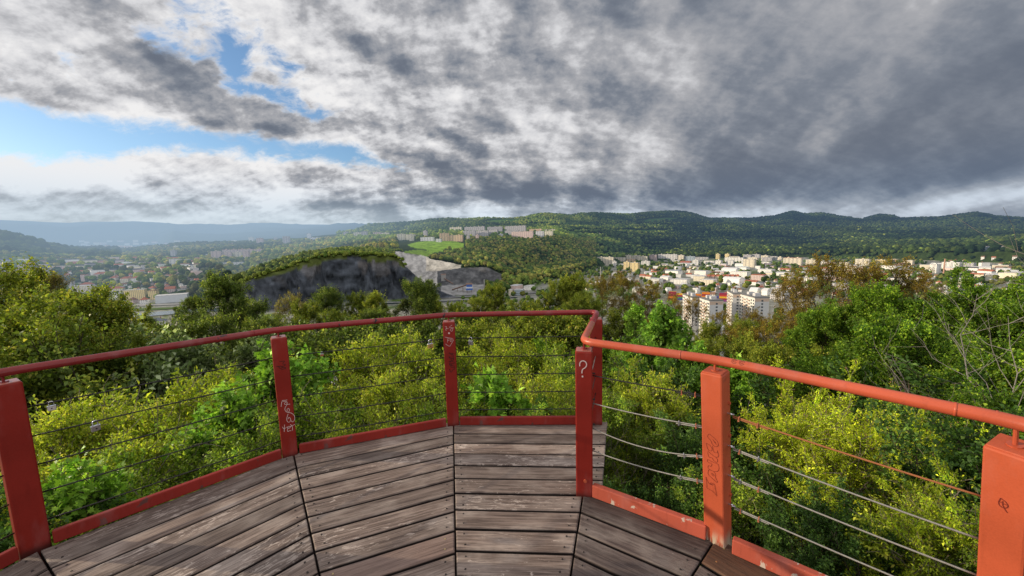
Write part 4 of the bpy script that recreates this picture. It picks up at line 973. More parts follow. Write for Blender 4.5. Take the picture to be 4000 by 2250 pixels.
# ================================================================== VIEWING PLATFORM
CEN = np.array([-0.12, 0.45])
def wood_mat(name, dark, mid, light, peel=0.5, stain=(0.05, 0.035, 0.035)):
    m, nt = new_mat(name); w = NT(nt); o = w.n('ShaderNodeTexCoord').outputs['Object']
    c = attr(w); r, g, b = w.sep(c)
    off = w.vmath('SCALE', w.xyz(w.math('MULTIPLY', r, 31.0), w.math('MULTIPLY', g, 17.0), w.math('MULTIPLY', b, 23.0)), 1.0)
    p = w.vmath('ADD', o, off)
    def st(sx_, sy_, sc, det=5, ro=0.6, di=0.0):
        return w.noise(w.vmath('MULTIPLY', p, (sx_, sy_, 1.0)), sc, det, ro, di)
    grain = st(1.2, 34, 2.2, 6, 0.65, 0.6); fibre = st(3.0, 150, 2.0, 4, 0.6); blot = st(1.6, 3.2, 2.0, 4, 0.6); flake = st(4.2, 16, 3.0, 8, 0.74, 0.8)
    bare = st(1.0, 4.0, 1.3, 3, 0.5)
    base = w.mix(w.mrange(grain, 0.36, 0.64), dark, mid)
    base = w.mix(w.math('MULTIPLY', w.mrange(blot, 0.42, 0.75), 0.6), base, light)
    base = w.mix(w.math('MULTIPLY', w.mrange(fibre, 0.54, 0.66), 0.75), base, stain)
    thr = w.math('SUBTRACT', 0.70 - 0.08 * peel, w.math('MULTIPLY', w.math('ADD', w.math('SUBTRACT', bare, 0.5), w.math('MULTIPLY', w.math('SUBTRACT', g, 0.5), 0.45)), 0.55 * peel))
    pk = w.mrange(w.math('SUBTRACT', flake, thr), 0.0, 0.05)
    base = w.mix(w.math('MULTIPLY', pk, 0.75 * min(1, peel * 1.6)), base, w.mix(grain, tuple(q * 0.8 for q in light), tuple(min(1, q * 1.55) for q in light)))
    crack = w.mrange(st(0.9, 60, 1.6, 5, 0.7, 1.2), 0.66, 0.72)
    base = w.mix(w.math('MULTIPLY', crack, 0.85), base, (0.012, 0.010, 0.011))
    # tone varies per plank; shade along the plank edges is painted further down
    base = w.mix(1.0, base, w.mix(r, (0.66, 0.65, 0.66), (1.18, 1.14, 1.12)), 'MULTIPLY')
    base = w.mix(w.math('GREATER_THAN', r, 2.0), base, (0.035, 0.028, 0.026))               # screw heads
    base = w.mix(w.mrange(w.sep(o)[2], -0.005, -0.012), base, (0.018, 0.013, 0.013))      # gap shade painted as dark colour on the plank sides
    h = w.math('ADD', w.math('ADD', w.math('MULTIPLY', grain, 0.6), w.math('MULTIPLY', fibre, 0.4)), w.math('MULTIPLY', crack, -0.9))
    finish(w, bsdf(w, base, w.mrange(blot, 0.3, 0.7, 0.62, 0.8), 0.28, bump(w, h, 0.9, 0.008))); return m
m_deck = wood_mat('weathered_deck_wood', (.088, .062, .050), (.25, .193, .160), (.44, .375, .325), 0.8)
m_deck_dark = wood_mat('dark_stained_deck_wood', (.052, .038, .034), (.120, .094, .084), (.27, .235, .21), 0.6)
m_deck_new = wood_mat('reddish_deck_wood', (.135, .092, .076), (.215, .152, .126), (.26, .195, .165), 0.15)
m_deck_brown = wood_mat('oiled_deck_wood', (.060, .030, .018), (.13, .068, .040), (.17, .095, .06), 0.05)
m_beam, nt = new_mat('beam_wood'); w = NT(nt); finish(w, bsdf(w, (.03, .022, .02), 0.9, 0.1))
m_screw, nt = new_mat('screw_brass'); w = NT(nt); finish(w, bsdf(w, (.55, .42, .2), 0.35, 0.5, metal=0.8))
m_screw_d, nt = new_mat('screw_dark'); w = NT(nt); finish(w, bsdf(w, (.03, .025, .025), 0.6, 0.3))

platform = empty('viewing_platform', (CEN[0], CEN[1], 0)); tag(platform, 'weathered wooden lookout platform of radiating plank sections', 'platform')
def ray_line(deg): a = R(deg); return CEN, CEN + np.array([math.cos(a), math.sin(a)])
def isect(p, dr, a, b):
    """point p + t dr on the line a-b"""
    e = b - a; n = np.array([-e[1], e[0]]); t = ((a - p) @ n) / (dr @ n); return t
J0, J1, J2, J3, J4 = ray_line(175), ray_line(149.5), ray_line(124.4), ray_line(98.96), ray_line(73.8)
J5 = (np.array([0.30, 1.20]), np.array([1.074, 1.936])); J6 = ray_line(8)
E_ = (np.array([.592, 2.438]), np.array([.854, 3.352]))
prg = random.Random(11)
def plank(bm_parts, n_deg, lo, hi, l_line, r_line, gap=0.021, jg=0.010, thick=0.042, tilt=0.0):
    """one board between two joint lines, in the section's own frame (x along the board, y outwards)"""
    a = R(n_deg); nrm_ = np.array([math.cos(a), math.sin(a)]); tan_ = np.array([nrm_[1], -nrm_[0]])
    q = []
    for dist in (lo + gap / 2, hi - gap / 2):
        p = CEN + nrm_ * dist
        tl = isect(p, tan_, *l_line) + jg / 2; tr = isect(p, tan_, *r_line) - jg / 2
        q.append((tl, tr, dist))
    (l0, r0, d0), (l1, r1, d1) = q
    if r0 - l0 < 0.05: return
    bm = bmesh.new(); z1 = prg.uniform(-0.0025, 0.0015); zz = [z1 + prg.uniform(-0.001, 0.001) for _ in range(4)]
    top = [bm.verts.new(v) for v in ((l0, d0, zz[0]), (r0, d0, zz[1]), (r1, d1, zz[2]), (l1, d1, zz[3]))]
    bot = [bm.verts.new((v.co.x, v.co.y, -thick)) for v in top]
    bm.faces.new(top); bm.faces.new(bot[::-1])
    for i in range(4): bm.faces.new((top[i], bot[i], bot[(i + 1) % 4], top[(i + 1) % 4]))
    bm.normal_update(); bm.edges.ensure_lookup_table()
    te = [e for e in bm.edges if all(v in top for v in e.verts)]
    bmesh.ops.bevel(bm, geom=te, offset=0.009, segments=3, affect='EDGES', profile=0.5)
    bm.verts.index_update(); c = (prg.random(), prg.random(), prg.random())
    bm_parts.add([v.co[:] for v in bm.verts], [[v.index for v in f.verts] for f in bm.faces], c); bm.free()
    return q
def screws(n, q, mat, parent, name='screw'):
    (l0, r0, d0), (l1, r1, d1) = q; w_ = d1 - d0
    for t, s in ((0.055, 1), (0.055, 0)):
        for dd in (0.24, 0.76):
            f = dd; l = l0 * (1 - f) + l1 * f; r = r0 * (1 - f) + r1 * f; x = (l + t) if s else (r - t)
            MB().tube([(x, d0 + w_ * f, -0.004), (x, d0 + w_ * f, 0.0018)], 0.0048, 10).build(name, mat, parent)
def section(n_deg, top, count, l_line, r_line, mat, special={}, right_of=None, screw_from=99):
    e = link('deck_section', bpy.data.meshes.new('tmp'), platform); e.rotation_euler = (0, 0, R(n_deg - 90))
    mb = MB(); n = (math.cos(R(n_deg)), math.sin(R(n_deg)))
    for k in range(count):
        hi = top - 0.165 * k; lo = hi - 0.165; r = r_line if right_of is None else right_of(k)
        if k == 0: hi += 0.09
        if k in special:
            nm, mt, lab, sm = special[k]; m2 = MB(); q = plank(m2, n_deg, lo, hi, l_line, r)
            o = m2.build('plank', mt, e, col=True); o['label'] = lab
            screws(n, q, sm, o)
        else:
            q = plank(mb, n_deg, lo, hi, l_line, r)
            if q:
                (l0_, r0_, d0_), (l1_, r1_, d1_) = q
                for f_ in (.22, .78):
                    for x_ in ((l0_ * (1 - f_) + l1_ * f_) + .05, (r0_ * (1 - f_) + r1_ * f_) - .05):
                        mb.tube([(x_ + prg.uniform(-.006, .006), d0_ + (d1_ - d0_) * f_, -.004), (x_ + prg.uniform(-.002, .002), d0_ + (d1_ - d0_) * f_, .0026)], .0052, 8, c=(5, 5, 5))
    me = mb.mesh('deck_section', mat, col=True); old = e.data; e.data = me; bpy.data.meshes.remove(old); return e
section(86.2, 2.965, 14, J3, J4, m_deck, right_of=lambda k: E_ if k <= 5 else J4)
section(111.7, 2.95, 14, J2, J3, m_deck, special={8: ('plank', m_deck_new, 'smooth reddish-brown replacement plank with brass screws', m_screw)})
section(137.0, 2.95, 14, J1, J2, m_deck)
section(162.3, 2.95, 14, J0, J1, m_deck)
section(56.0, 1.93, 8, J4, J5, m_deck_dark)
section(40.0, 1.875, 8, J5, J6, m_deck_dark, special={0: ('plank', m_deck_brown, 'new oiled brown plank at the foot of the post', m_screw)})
# joists and columns carrying the boards
for a_, r_ in ((149.5, 3.0), (124.4, 3.0), (98.96, 3.0), (73.8, 2.0), (48, 1.9), (175, 3.0)):
    mb = MB(); mb.box(0.3, r_, -.05, .05, -.20, -.046); o = mb.build('joist', m_beam, platform); o.rotation_euler = (0, 0, R(a_))
for n_, rr_, hw in ((86.2, 2.80, .60), (111.7, 2.80, .58), (137, 2.80, .58), (162.3, 2.8, .58), (86.2, 1.9, .36), (111.7, 1.9, .40), (137, 1.9, .40), (56, 1.7, .33)):
    mb = MB(); mb.box(-hw, hw, rr_ - .04, rr_ + .04, -.20, -.046); o = mb.build('cross_beam', m_beam, platform); o.rotation_euler = (0, 0, R(n_ - 90))
for x, y in ((-2.2, 1.6), (-.5, 2.75), (.75, 1.3), (-1.3, .3)):
    MB().box(x - .1, x + .1, y - .1, y + .1, ground_z(x + CEN[0], y + CEN[1]) - 1.0, -.2).build('support_column', m_beam, platform)

# ================================================================== RAILING
def paint_mat(name, c, worn, chip=(0.02, 0.015, 0.018), wood=None, wet=0.42, scale=1.0):
    m, nt = new_mat(name); w = NT(nt); o = w.n('ShaderNodeTexCoord').outputs['Object']; N = w.n('ShaderNodeNewGeometry').outputs['Normal']
    n1 = w.noise(o, 9 * scale, 6, 0.65, 0.4); n2 = w.noise(w.vmath('MULTIPLY', o, (1, 1, 0.14)), 30 * scale, 5, 0.65); n3 = w.noise(o, 2.2, 3); n4 = w.noise(o, 160, 3)
    base = w.mix(w.mrange(n3, 0.3, 0.7), tuple(q * 0.82 for q in c), tuple(min(1, q * 1.15) for q in c))
    base = w.mix(w.math('MULTIPLY', w.mrange(n2, 0.5, 0.8), 0.35), base, tuple(q * 0.45 for q in c))
    base = w.mix(w.math('MULTIPLY', w.mrange(n4, 0.3, 0.7), 0.12), base, tuple(min(1, q * 1.7) for q in c))
    k = w.mrange(w.math('ADD', n1, w.math('MULTIPLY', w.math('SUBTRACT', n3, 0.5), 0.4)), 0.70 - 0.12 * worn, 0.725 - 0.12 * worn)
    base = w.mix(w.math('MULTIPLY', k, min(1.0, worn * 2)), base, chip)
    fade = w.mrange(w.noise(w.vmath('MULTIPLY', o, (1, 1, 0.35)), 7, 5, 0.6), 0.50, 0.72); base = w.mix(w.math('MULTIPLY', fade, 0.30), base, tuple(min(1, q * .8 + .10) for q in c))
    zz_ = w.sep(o)[2]; grime_contact = w.math('MULTIPLY', w.mrange(w.math('ADD', zz_, w.math('MULTIPLY', n1, 0.05)), 0.07, 0.02), 0.8) if wood is not None else 0.0
    if wood is not None: base = w.mix(grime_contact, base, (.03, .012, .010))  # foot grime plus dark contact shade painted into the colour
    if wood:
        z = w.sep(o)[2]; foot = w.math('MULTIPLY', w.mrange(z, 0.10, 0.0), w.mrange(n2, 0.40, 0.52))
        base = w.mix(w.math('MULTIPLY', foot, wood), base, (.42, .36, .27))
        ck = w.mrange(w.noise(w.vmath('MULTIPLY', o, (1, 1, 0.05)), 26, 4, 0.6, 0.4), 0.70, 0.73); base = w.mix(w.math('MULTIPLY', ck, 0.6), base, (.05, .012, .01))
    finish(w, bsdf(w, base, wet, 0.32 if wet < .4 else .10, bump(w, w.math('ADD', w.math('MULTIPLY', n2, 0.7), w.math('MULTIPLY', n4, 0.2)), 0.25, 0.003))); return m
m_post_shade = paint_mat('red_painted_post_shaded', (.205, .019, .013), 0.25, chip=(.12, .02, .018), wood=0.0)  # red paint toned down, shade put into the colour
m_post_worn_lit = paint_mat('red_painted_post_worn_lit', (.38, .076, .034), 0.25, chip=(.2, .04, .025), wood=0.95)  # same red with sunlight put into the colour, plus a worn foot
m_rail = paint_mat('red_painted_tube_shaded', (.20, .018, .018), 0.66, wet=0.27, scale=0.8)  # tube paint in a shaded tone, shade put into the colour
m_rail_lit = paint_mat('red_painted_tube_lit', (.37, .070, .032), 0.25, wet=0.36, scale=0.8)  # same tube paint with sunlight put into the colour
m_kick = paint_mat('red_painted_board_shaded', (.215, .024, .018), 0.55, chip=(.11, .045, .04), scale=0.9)  # board paint darkened, shade put into the colour
m_kick_lit = paint_mat('red_painted_board_lit', (.36, .078, .048), 0.66, chip=(.45, .36, .30), scale=1.3)  # same board paint with sunlight put into the colour, more flaked
m_cap_lit, nt = new_mat('post_top_lit'); w = NT(nt); finish(w, bsdf(w, (.34, .10, .075), 0.3, 0.6))  # post tops lightened, light from above put into the colour
def metal(name, c, rough=0.35, met=0.9, nz=True):
    m, nt = new_mat(name); w = NT(nt); o = w.n('ShaderNodeTexCoord').outputs['Object']
    cc = w.mix(w.noise(o, 60, 3), tuple(q * 0.55 for q in c), c) if nz else c
    wv = w.n('ShaderNodeTexWave'); wv.inputs['Scale'].default_value = 90; w.lk(o, wv.inputs['Vector'])
    finish(w, bsdf(w, cc, rough, 0.5, bump(w, wv.outputs[0], 0.3, 0.001) if nz else None, met)); return m
m_cab_d = metal('dark_steel_cable', (.030, .027, .025), 0.5, 0.6); m_cab = metal('galvanised_cable', (.36, .34, .30), 0.55, 0.6); m_cab_r = metal('rusty_cable', (.36, .13, .045), 0.75, 0.2)
m_zinc = metal('zinc_plated', (.55, .55, .57), 0.25, 0.95, False); m_rust = metal('rusty_clamp', (.32, .11, .05), 0.7, 0.2, False)
m_black, nt = new_mat('black_marker'); w = NT(nt); finish(w, bsdf(w, (.012, .008, .008), 0.7, 0.2))
m_ink, nt = new_mat('brown_marker'); w = NT(nt); finish(w, bsdf(w, (.14, .02, .012), 0.7, 0.2))
m_white, nt = new_mat('white_marker'); w = NT(nt); finish(w, bsdf(w, (.58, .46, .43), 0.6, 0.3))

railing = empty('railing', (CEN[0], CEN[1], 0)); tag(railing, 'red railing of square wooden posts, round handrail and steel cables around the platform', 'railing')
def at_c(x, y, z=0): return (x - CEN[0], y - CEN[1], z)
PW = 0.110
POSTS = {}
def post(key, base, rad_deg, mat, lean=(0, 0), h=1.0, label=None, wd=PW, pin_mat=None):
    mb = MB(); mb.bbox(-wd / 2, wd / 2, -wd / 2, wd / 2, -0.18, h, 0.008)
    # slightly domed cap
    o = mb.build('post', mat, railing); o.location = at_c(*base)
    o.rotation_euler = (0, 0, R(rad_deg - 90))
    if lean != (0, 0):
        ax = Vector((-lean[1], lean[0], 0)); ang = math.atan(math.hypot(*lean)); 
        o.rotation_mode = 'QUATERNION'; from mathutils import Quaternion
        o.rotation_quaternion = Quaternion(ax.normalized(), ang) @ Quaternion((0, 0, 1), R(rad_deg - 90))
    if label: o['label'] = label
    c = MB(); c.bbox(-wd / 2 + .006, wd / 2 - .006, -wd / 2 + .006, wd / 2 - .006, h - 0.002, h + 0.006, 0.003); c.build('post_cap', m_cap_lit if mat is m_post_shade else mat, o)
    p = MB(); p.tube([(0, 0, h), (0, 0, h + 0.075)], 0.0065, 10); p.tube([(0, 0, h + .006), (0, 0, h + .011)], 0.02, 12); p.build('handrail_pin', m_rail if mat is m_post_shade else m_rail_lit, o)
    POSTS[key] = o; return o
post('P0', (-3.165, .74), 175, m_post_shade)
post('P1', (-2.866, 2.060), 149.5, m_post_shade, label='leftmost red post in view, large and close', wd=0.118)
post('P2', (-1.905, 3.016), 124.4, m_post_shade, label='red post with white and black scribbles on its face')
post('P3', (-.599, 3.484), 98.9, m_post_shade, label='red post with black tag and white shield drawing')
post('P7', (.765, 3.430), 80, m_post_shade, label='red post at the far corner behind the question-mark post')
post('P4', (.462, 2.425), 78, m_post_shade, label='red post with white question mark')
post('P5', (1.140, 1.985), 40, m_post_worn_lit, lean=(-.066, -.026), label='sunlit red post with outlined letters and flaking foot')
post('P6', (1.905, 1.325), 20, m_post_worn_lit, lean=(-.215, -.115), label='sunlit red post at the right edge, very close')
post('P8', (2.05, .35), -2, m_post_worn_lit, lean=(-.1, 0))

RZ = 1.062
def fillet(pts, r=0.07, n=6):
    out = [Vector(pts[0])]
    for i in range(1, len(pts) - 1):
        p = Vector(pts[i]); a = (Vector(pts[i - 1]) - p); b = (Vector(pts[i + 1]) - p); rr_ = min(r, a.length * .4, b.length * .4)
        a = p + a.normalized() * rr_; b = p + b.normalized() * rr_
        for k in range(n + 1):
            t = k / n; out.append(a * (1 - t) ** 2 + p * 2 * t * (1 - t) + b * t * t)
    out.append(Vector(pts[-1])); return out
def sub_pts(pts, step=0.04):
    out = []
    for i in range(len(pts) - 1):
        a, b = Vector(pts[i]), Vector(pts[i + 1]); n = max(1, int((b - a).length / step))
        for k in range(n): out.append(a.lerp(b, k / n))
    out.append(Vector(pts[-1])); return out
left_r = [at_c(-3.165, .74, RZ), at_c(-2.866, 2.060, RZ), at_c(-1.905, 3.016, RZ), at_c(-.599, 3.484, RZ), at_c(.778, 3.425, RZ), at_c(.62, 2.93, RZ)]
right_r = [at_c(.62, 2.93, RZ), at_c(.452, 2.405, RZ), at_c(1.070, 1.957, RZ), at_c(1.687, 1.213, RZ), at_c(1.94, .35, RZ)]
lp = fillet(left_r, 0.09); rp = fillet(right_r, 0.085)
hr = MB().tube(lp, 0.0245, 20).build('handrail', m_rail, railing, smooth=True); hr['label'] = 'shaded red chipped left run of the round handrail'
hr2 = MB().tube(rp, 0.0245, 20).build('handrail', m_rail_lit, railing, smooth=True); hr2['label'] = 'sunlit red right run of the round handrail'
# weld beads at the bends
for P in (lp, rp):
    pass
for p, q in ((at_c(-2.02, 2.90, RZ), at_c(-2.03, 2.89, RZ)), (at_c(-1.20, 3.268, RZ), at_c(-1.21, 3.264, RZ)), (at_c(.93, 2.058, RZ), at_c(.935, 2.054, RZ)), (at_c(1.60, 1.318, RZ), at_c(1.605, 1.312, RZ)), (at_c(1.66, 1.246, RZ), at_c(1.664, 1.241, RZ))):
    MB().tube([p, q], 0.0256, 20).build('weld_seam', m_rail if p[0] < 0.3 else m_rail_lit, hr if p[0] < 0.3 else hr2, smooth=True)

def kick(a, b, mat, h=0.082, t=0.035, label=None):
    a, b = Vector(a), Vector(b); d = b - a; L = d.length
    mb = MB(); mb.bbox(0, L, 0, t, 0.004, h, 0.006); o = mb.build('kick_board', mat, railing)
    o.location = at_c(a.x, a.y); o.rotation_euler = (0, 0, math.atan2(d.y, d.x))
    if label: o['label'] = label
def along(p, q, s0, s1): p, q = Vector(p), Vector(q); u = (q - p).normalized(); return p + u * s0, q - u * s1
K = [(-3.10, .77), (-2.80, 2.02), (-1.874, 2.975), (-.592, 3.430), (.72, 3.372)]
for i in range(4):
    a, b = along(K[i], K[i + 1], 0.064, 0.064); kick(a, b, m_kick)
a, b = along((.448, 2.392), (1.10, 1.935), 0.062, 0.05); kick(a, b, m_kick_lit, 0.09, 0.042, 'sunlit red kick board with flaking paint between two posts')
a, b = along((1.120, 1.895), (1.83, 1.27), 0.04, 0.04); kick(a, b, m_kick_lit, 0.09, 0.042)

# cables
def cable(p, q, mat, rad, sag=0.0, n=10, name='cable'):
    p, q = Vector(p), Vector(q)
    pts = [p.lerp(q, i / n) + Vector((0, 0, -4 * sag * (i / n) * (1 - i / n))) for i in range(n + 1)]
    return MB().tube(pts, rad, 7).build(name, mat, railing, smooth=True), pts
ZL = (.135, .31, .485, .66, .838)
PC = [(-3.165, .74), (-2.866, 2.060), (-1.905, 3.016), (-.599, 3.484), (.765, 3.430)]
CAB = {}
for i in range(4):
    for k, z in enumerate(ZL):
        a, b = along((*PC[i], z), (*PC[i + 1], z), 0.045, 0.045)
        o, pts = cable(at_c(*a), at_c(*b), m_cab_d, 0.0046, random.uniform(0, .006))
        CAB[(i, k)] = (Vector(at_c(*a)), Vector(at_c(*b)))
for k, z in enumerate((.31, .485, .66, .838)):
    a, b = along((.765, 3.430, z), (.462, 2.425, z), 0.05, 0.05); cable(at_c(*a), at_c(*b), m_cab_d if k != 2 else m_cab, 0.0032, .01)
def clamp(parent, p, d, mat):
    p, d = Vector(p), Vector(d).normalized(); s = d.cross(Vector((0, 0, 1))).normalized(); u = s.cross(d)
    mb = MB(); pts = [p + u * -.016 + s * -.006, p + u * .004 + s * -.008, p + u * .010, p + u * .004 + s * .008, p + u * -.016 + s * .006]
    mb.tube(pts, 0.0026, 6); mb.tube([p + u * -.012 - s * .012, p + u * -.012 + s * .012], 0.005, 6); mb.build('cable_clamp', mat, parent)
def strand(o_parent, p, q, mat, off):
    MB().tube([Vector(p) + Vector((0, 0, off)), Vector(q) + Vector((0, 0, off * 1.0))], 0.0032, 6).build('cable_tail', mat, o_parent)
def hook(parent, p, out, mat):
    """open eye bolt sticking out of a post side; parent post in world frame"""
    p, out = Vector(p), Vector(out).normalized(); s = Vector((0, 0, 1)); mb = MB()
    c = p + out * .022; pts = [p] + [c + (out * math.cos(t) + s * math.sin(t)) * .0105 for t in np.linspace(math.pi, -math.pi * .98, 12)]
    mb.tube(pts, 0.0032, 6); o = mb.build('eye_bolt', mat, None); return o
# P4-P5: cables run from P4 to hooks on P5, clamped near P5; upper one dark
P5b = Vector((1.140, 1.985, 0)); P5l = Vector((-.066, -.026, 1)); P4b = Vector((.462, 2.425, 0)); P6b = Vector((1.905, 1.325, 0)); P6l = Vector((-.215, -.115, 1))
for k, (z4, z5, mt, sag) in enumerate(((.835, .850, m_cab_d, .004), (.645, .668, m_cab, .010), (.475, .492, m_cab, .045), (.315, .335, m_cab, .020))):
    a = P4b + Vector((0, 0, z4)); b = P5b + P5l * z5; a, b = along(a, b, 0.055, 0.055)
    o, pts = cable(at_c(*a), at_c(*b), mt, 0.0040, sag, 14)
    d = (Vector(pts[-1]) - Vector(pts[-3])).normalized()
    strand(o, Vector(pts[-1]), Vector(pts[-1]) - d * .15, mt if k == 0 else m_cab, -.009)
    clamp(o, Vector(pts[-1]) - d * .045, d, m_rust); clamp(o, Vector(pts[-1]) - d * (.115 + .02 * (k % 2)), d, m_zinc if k else m_rust)
for k, (z5, z6, mt) in enumerate(((.775, .735, m_cab_r), (.590, .545, m_cab), (.415, .375, m_cab), (.240, .20, m_cab))):
    a = P5b + P5l * z5; b = P6b + P6l * z6; a, b = along(a, b, 0.085, 0.05)
    o, pts = cable(at_c(*a), at_c(*b), mt, 0.0042, .006, 14)
    d = (Vector(pts[2]) - Vector(pts[0])).normalized()
    strand(o, Vector(pts[0]), Vector(pts[0]) + d * .16, mt, -.008)
    clamp(o, Vector(pts[0]) + d * .03, d, m_rust if k != 2 else m_zinc); clamp(o, Vector(pts[0]) + d * .115, d, m_zinc if k == 1 else m_rust)
# post furniture in the post's own frame (x sideways, -y towards the deck, z up)
def on_post(key, mb, name, mat, label=None):
    o = mb.build(name, mat, POSTS[key], smooth=False)
    if label: o['label'] = label
    return o
for z in (.775, .590, .415, .240):
    mb = MB(); c = (PW / 2 + .02, .012, z); pts = [(PW / 2 - .004, .012, z)] + [(c[0] - .011 * math.cos(t), c[1] - .011 * math.sin(t), z + .004 * math.sin(t)) for t in np.linspace(0, 2 * math.pi * .95, 12)]
    mb.tube(pts, 0.0034, 6); on_post('P5', mb, 'eye_bolt', m_zinc)
    on_post('P5', MB().tube([(PW / 2 - .002, .03, z + .05), (PW / 2 + .008, .03, z + .05)], 0.009, 10), 'bolt_cap', m_post_worn_lit)
for z in (.838, .66, .485, .31):
    on_post('P4', MB().tube([(PW / 2 - .003, .01, z), (PW / 2 + .016, .01, z)], 0.0055, 8), 'cable_end', m_cab_d)
    on_post('P7', MB().tube([(-PW / 2 - .012, -.0, z - .04), (-PW / 2 + .003, -.0, z - .04)], 0.008, 8), 'bolt_cap', m_rust)
on_post('P4', MB().tube([(.006, -PW / 2 - .008, .115), (.006, -PW / 2 + .002, .115)], 0.011, 12), 'bolt_cap', m_post_worn_lit)
on_post('P3', MB().tube([(-.002, -PW / 2 - .0025, .90), (-.002, -PW / 2 + .001, .90)], 0.0085, 14), 'sticker', m_white, 'small round pale blue-white sticker')
def strokes(key, name, mat, lines, width, label, y0=None):
    """flat marker strokes lying on the post face; lines are lists of (x mm, height mm)"""
    mb = MB(); y = -(y0 or PW / 2) - 0.0012
    for li, L in enumerate(lines):
        yy = y - li * 0.00006
        P = [Vector((x / 1000, 0, z / 1000)) for x, z in L]
        if len(P) > 2:      # smooth the polyline once (Chaikin)
            Q = [P[0]]
            for i in range(len(P) - 1): Q += [P[i].lerp(P[i + 1], .25), P[i].lerp(P[i + 1], .75)]
            P = Q + [P[-1]]
        vs, fs = [], []
        for i, p in enumerate(P):
            t = (P[min(i + 1, len(P) - 1)] - P[max(i - 1, 0)]); t.normalize(); n = Vector((-t.z, 0, t.x)) * width / 2000
            vs += [(p.x + n.x, yy, p.z + n.z), (p.x - n.x, yy, p.z - n.z)]
        fs = [(2 * i, 2 * i + 1, 2 * i + 3, 2 * i + 2) for i in range(len(P) - 1)]
        mb.add(vs, fs)
    o = on_post(key, mb, name, mat, label); return o
strokes('P4', 'graffiti', m_white, [[(-26, 905), (-27, 925), (-16, 941), (2, 943), (16, 930), (18, 912), (8, 896), (-6, 888), (-12, 878), (-12, 858)], [(-13, 838), (-9, 842), (-5, 837), (-9, 832), (-13, 838)], [(-11, 840), (-7, 834)]], 6, 'white hand-drawn question mark')
strokes('P2', 'graffiti', m_black, [[(-14, 812), (30, 810), (2, 790), (34, 778), (-4, 764), (38, 750), (-8, 742)], [(-36, 776), (2, 772), (2, 754), (-18, 756), (-20, 776)]], 4, 'black zigzag tag')
strokes('P2', 'graffiti', m_white, [[(-22, 488), (16, 482), (12, 487)], [(-24, 480), (-32, 438)], [(-24, 478), (10, 474), (14, 452), (-2, 446), (-10, 462), (6, 466)], [(10, 446), (32, 444)], [(12, 446), (-8, 420), (-6, 392), (14, 376), (26, 394), (16, 416), (4, 400), (10, 388)], [(8, 380), (40, 364), (58, 330), (52, 296), (34, 286), (30, 302)], [(12, 366), (-2, 330), (0, 300), (18, 290), (28, 318), (14, 338), (8, 322)],
        [(-36, 268), (-30, 248), (-14, 252)], [(-20, 282), (-28, 222)], [(-12, 256), (24, 258), (8, 236), (-4, 258)], [(-2, 246), (-6, 214), (12, 222), (22, 216)], [(20, 272), (34, 250), (30, 216)], [(14, 252), (54, 262)]], 3.2, 'white looping marker scribble')
strokes('P3', 'graffiti', m_white, [[(-38, 962), (-16, 964), (-34, 930), (-22, 928)], [(-28, 946), (-4, 942)], [(30, 976), (-6, 950), (40, 952), (26, 910), (4, 934), (44, 950)], [(-42, 864), (46, 846), (10, 790), (-2, 772), (-38, 800)], [(-16, 850), (-18, 812)], [(-16, 848), (0, 846)], [(-17, 832), (-4, 832)], [(6, 846), (6, 816), (22, 826), (24, 840), (6, 846)]], 2.6, 'white scratched letters and shield with the letters FD')
strokes('P3', 'graffiti', m_black, [[(-14, 712), (42, 700)], [(-4, 716), (6, 690), (26, 706), (14, 686)], [(-12, 684), (-10, 660), (30, 656)], [(-10, 670), (22, 674)], [(28, 690), (30, 640), (8, 636), (4, 654), (26, 660)], [(-16, 632), (34, 626), (38, 606), (-12, 612), (-6, 590), (32, 588), (36, 560)], [(4, 640), (-14, 604), (20, 600), (-8, 578), (30, 570)], [(-14, 560), (0, 520), (14, 548), (36, 556)]], 4, 'dark vertical tag')
strokes('P5', 'graffiti', m_ink, [[(-14, 660), (24, 640), (36, 615), (22, 596), (2, 602), (-4, 624), (-26, 640), (-14, 660)], [(4, 634), (20, 620)], [(10, 624), (24, 612)], [(-30, 600), (-22, 560), (2, 566), (-4, 592), (-30, 600)], [(2, 596), (8, 560), (30, 566), (26, 584), (36, 548), (18, 534), (-24, 556)], [(-24, 548), (-18, 520), (0, 528), (6, 512), (24, 506), (30, 524), (18, 538)],
        [(-24, 506), (-26, 488), (0, 492), (-6, 470), (-22, 472), (-24, 452), (4, 446), (30, 458), (36, 484), (28, 504), (8, 500), (-24, 506)], [(-20, 446), (-26, 416), (10, 396), (30, 386), (14, 420), (18, 436), (4, 450), (-20, 446)], [(-8, 432), (6, 418)], [(-2, 436), (10, 424)], [(-36, 396), (-30, 348), (-34, 330), (6, 326), (24, 300), (14, 344), (10, 378), (-12, 372), (-18, 356), (-36, 396)], [(-14, 366), (0, 360), (2, 374), (-12, 360)]], 1.9, 'dark outlined bubble letters')
strokes('P6', 'graffiti', m_ink, [[(-6, 815), (8, 806), (12, 790), (0, 776), (-12, 788), (-6, 815)], [(-8, 798), (8, 796)], [(-2, 806), (0, 784), (10, 766)]], 3, 'small dark scribbled sign')
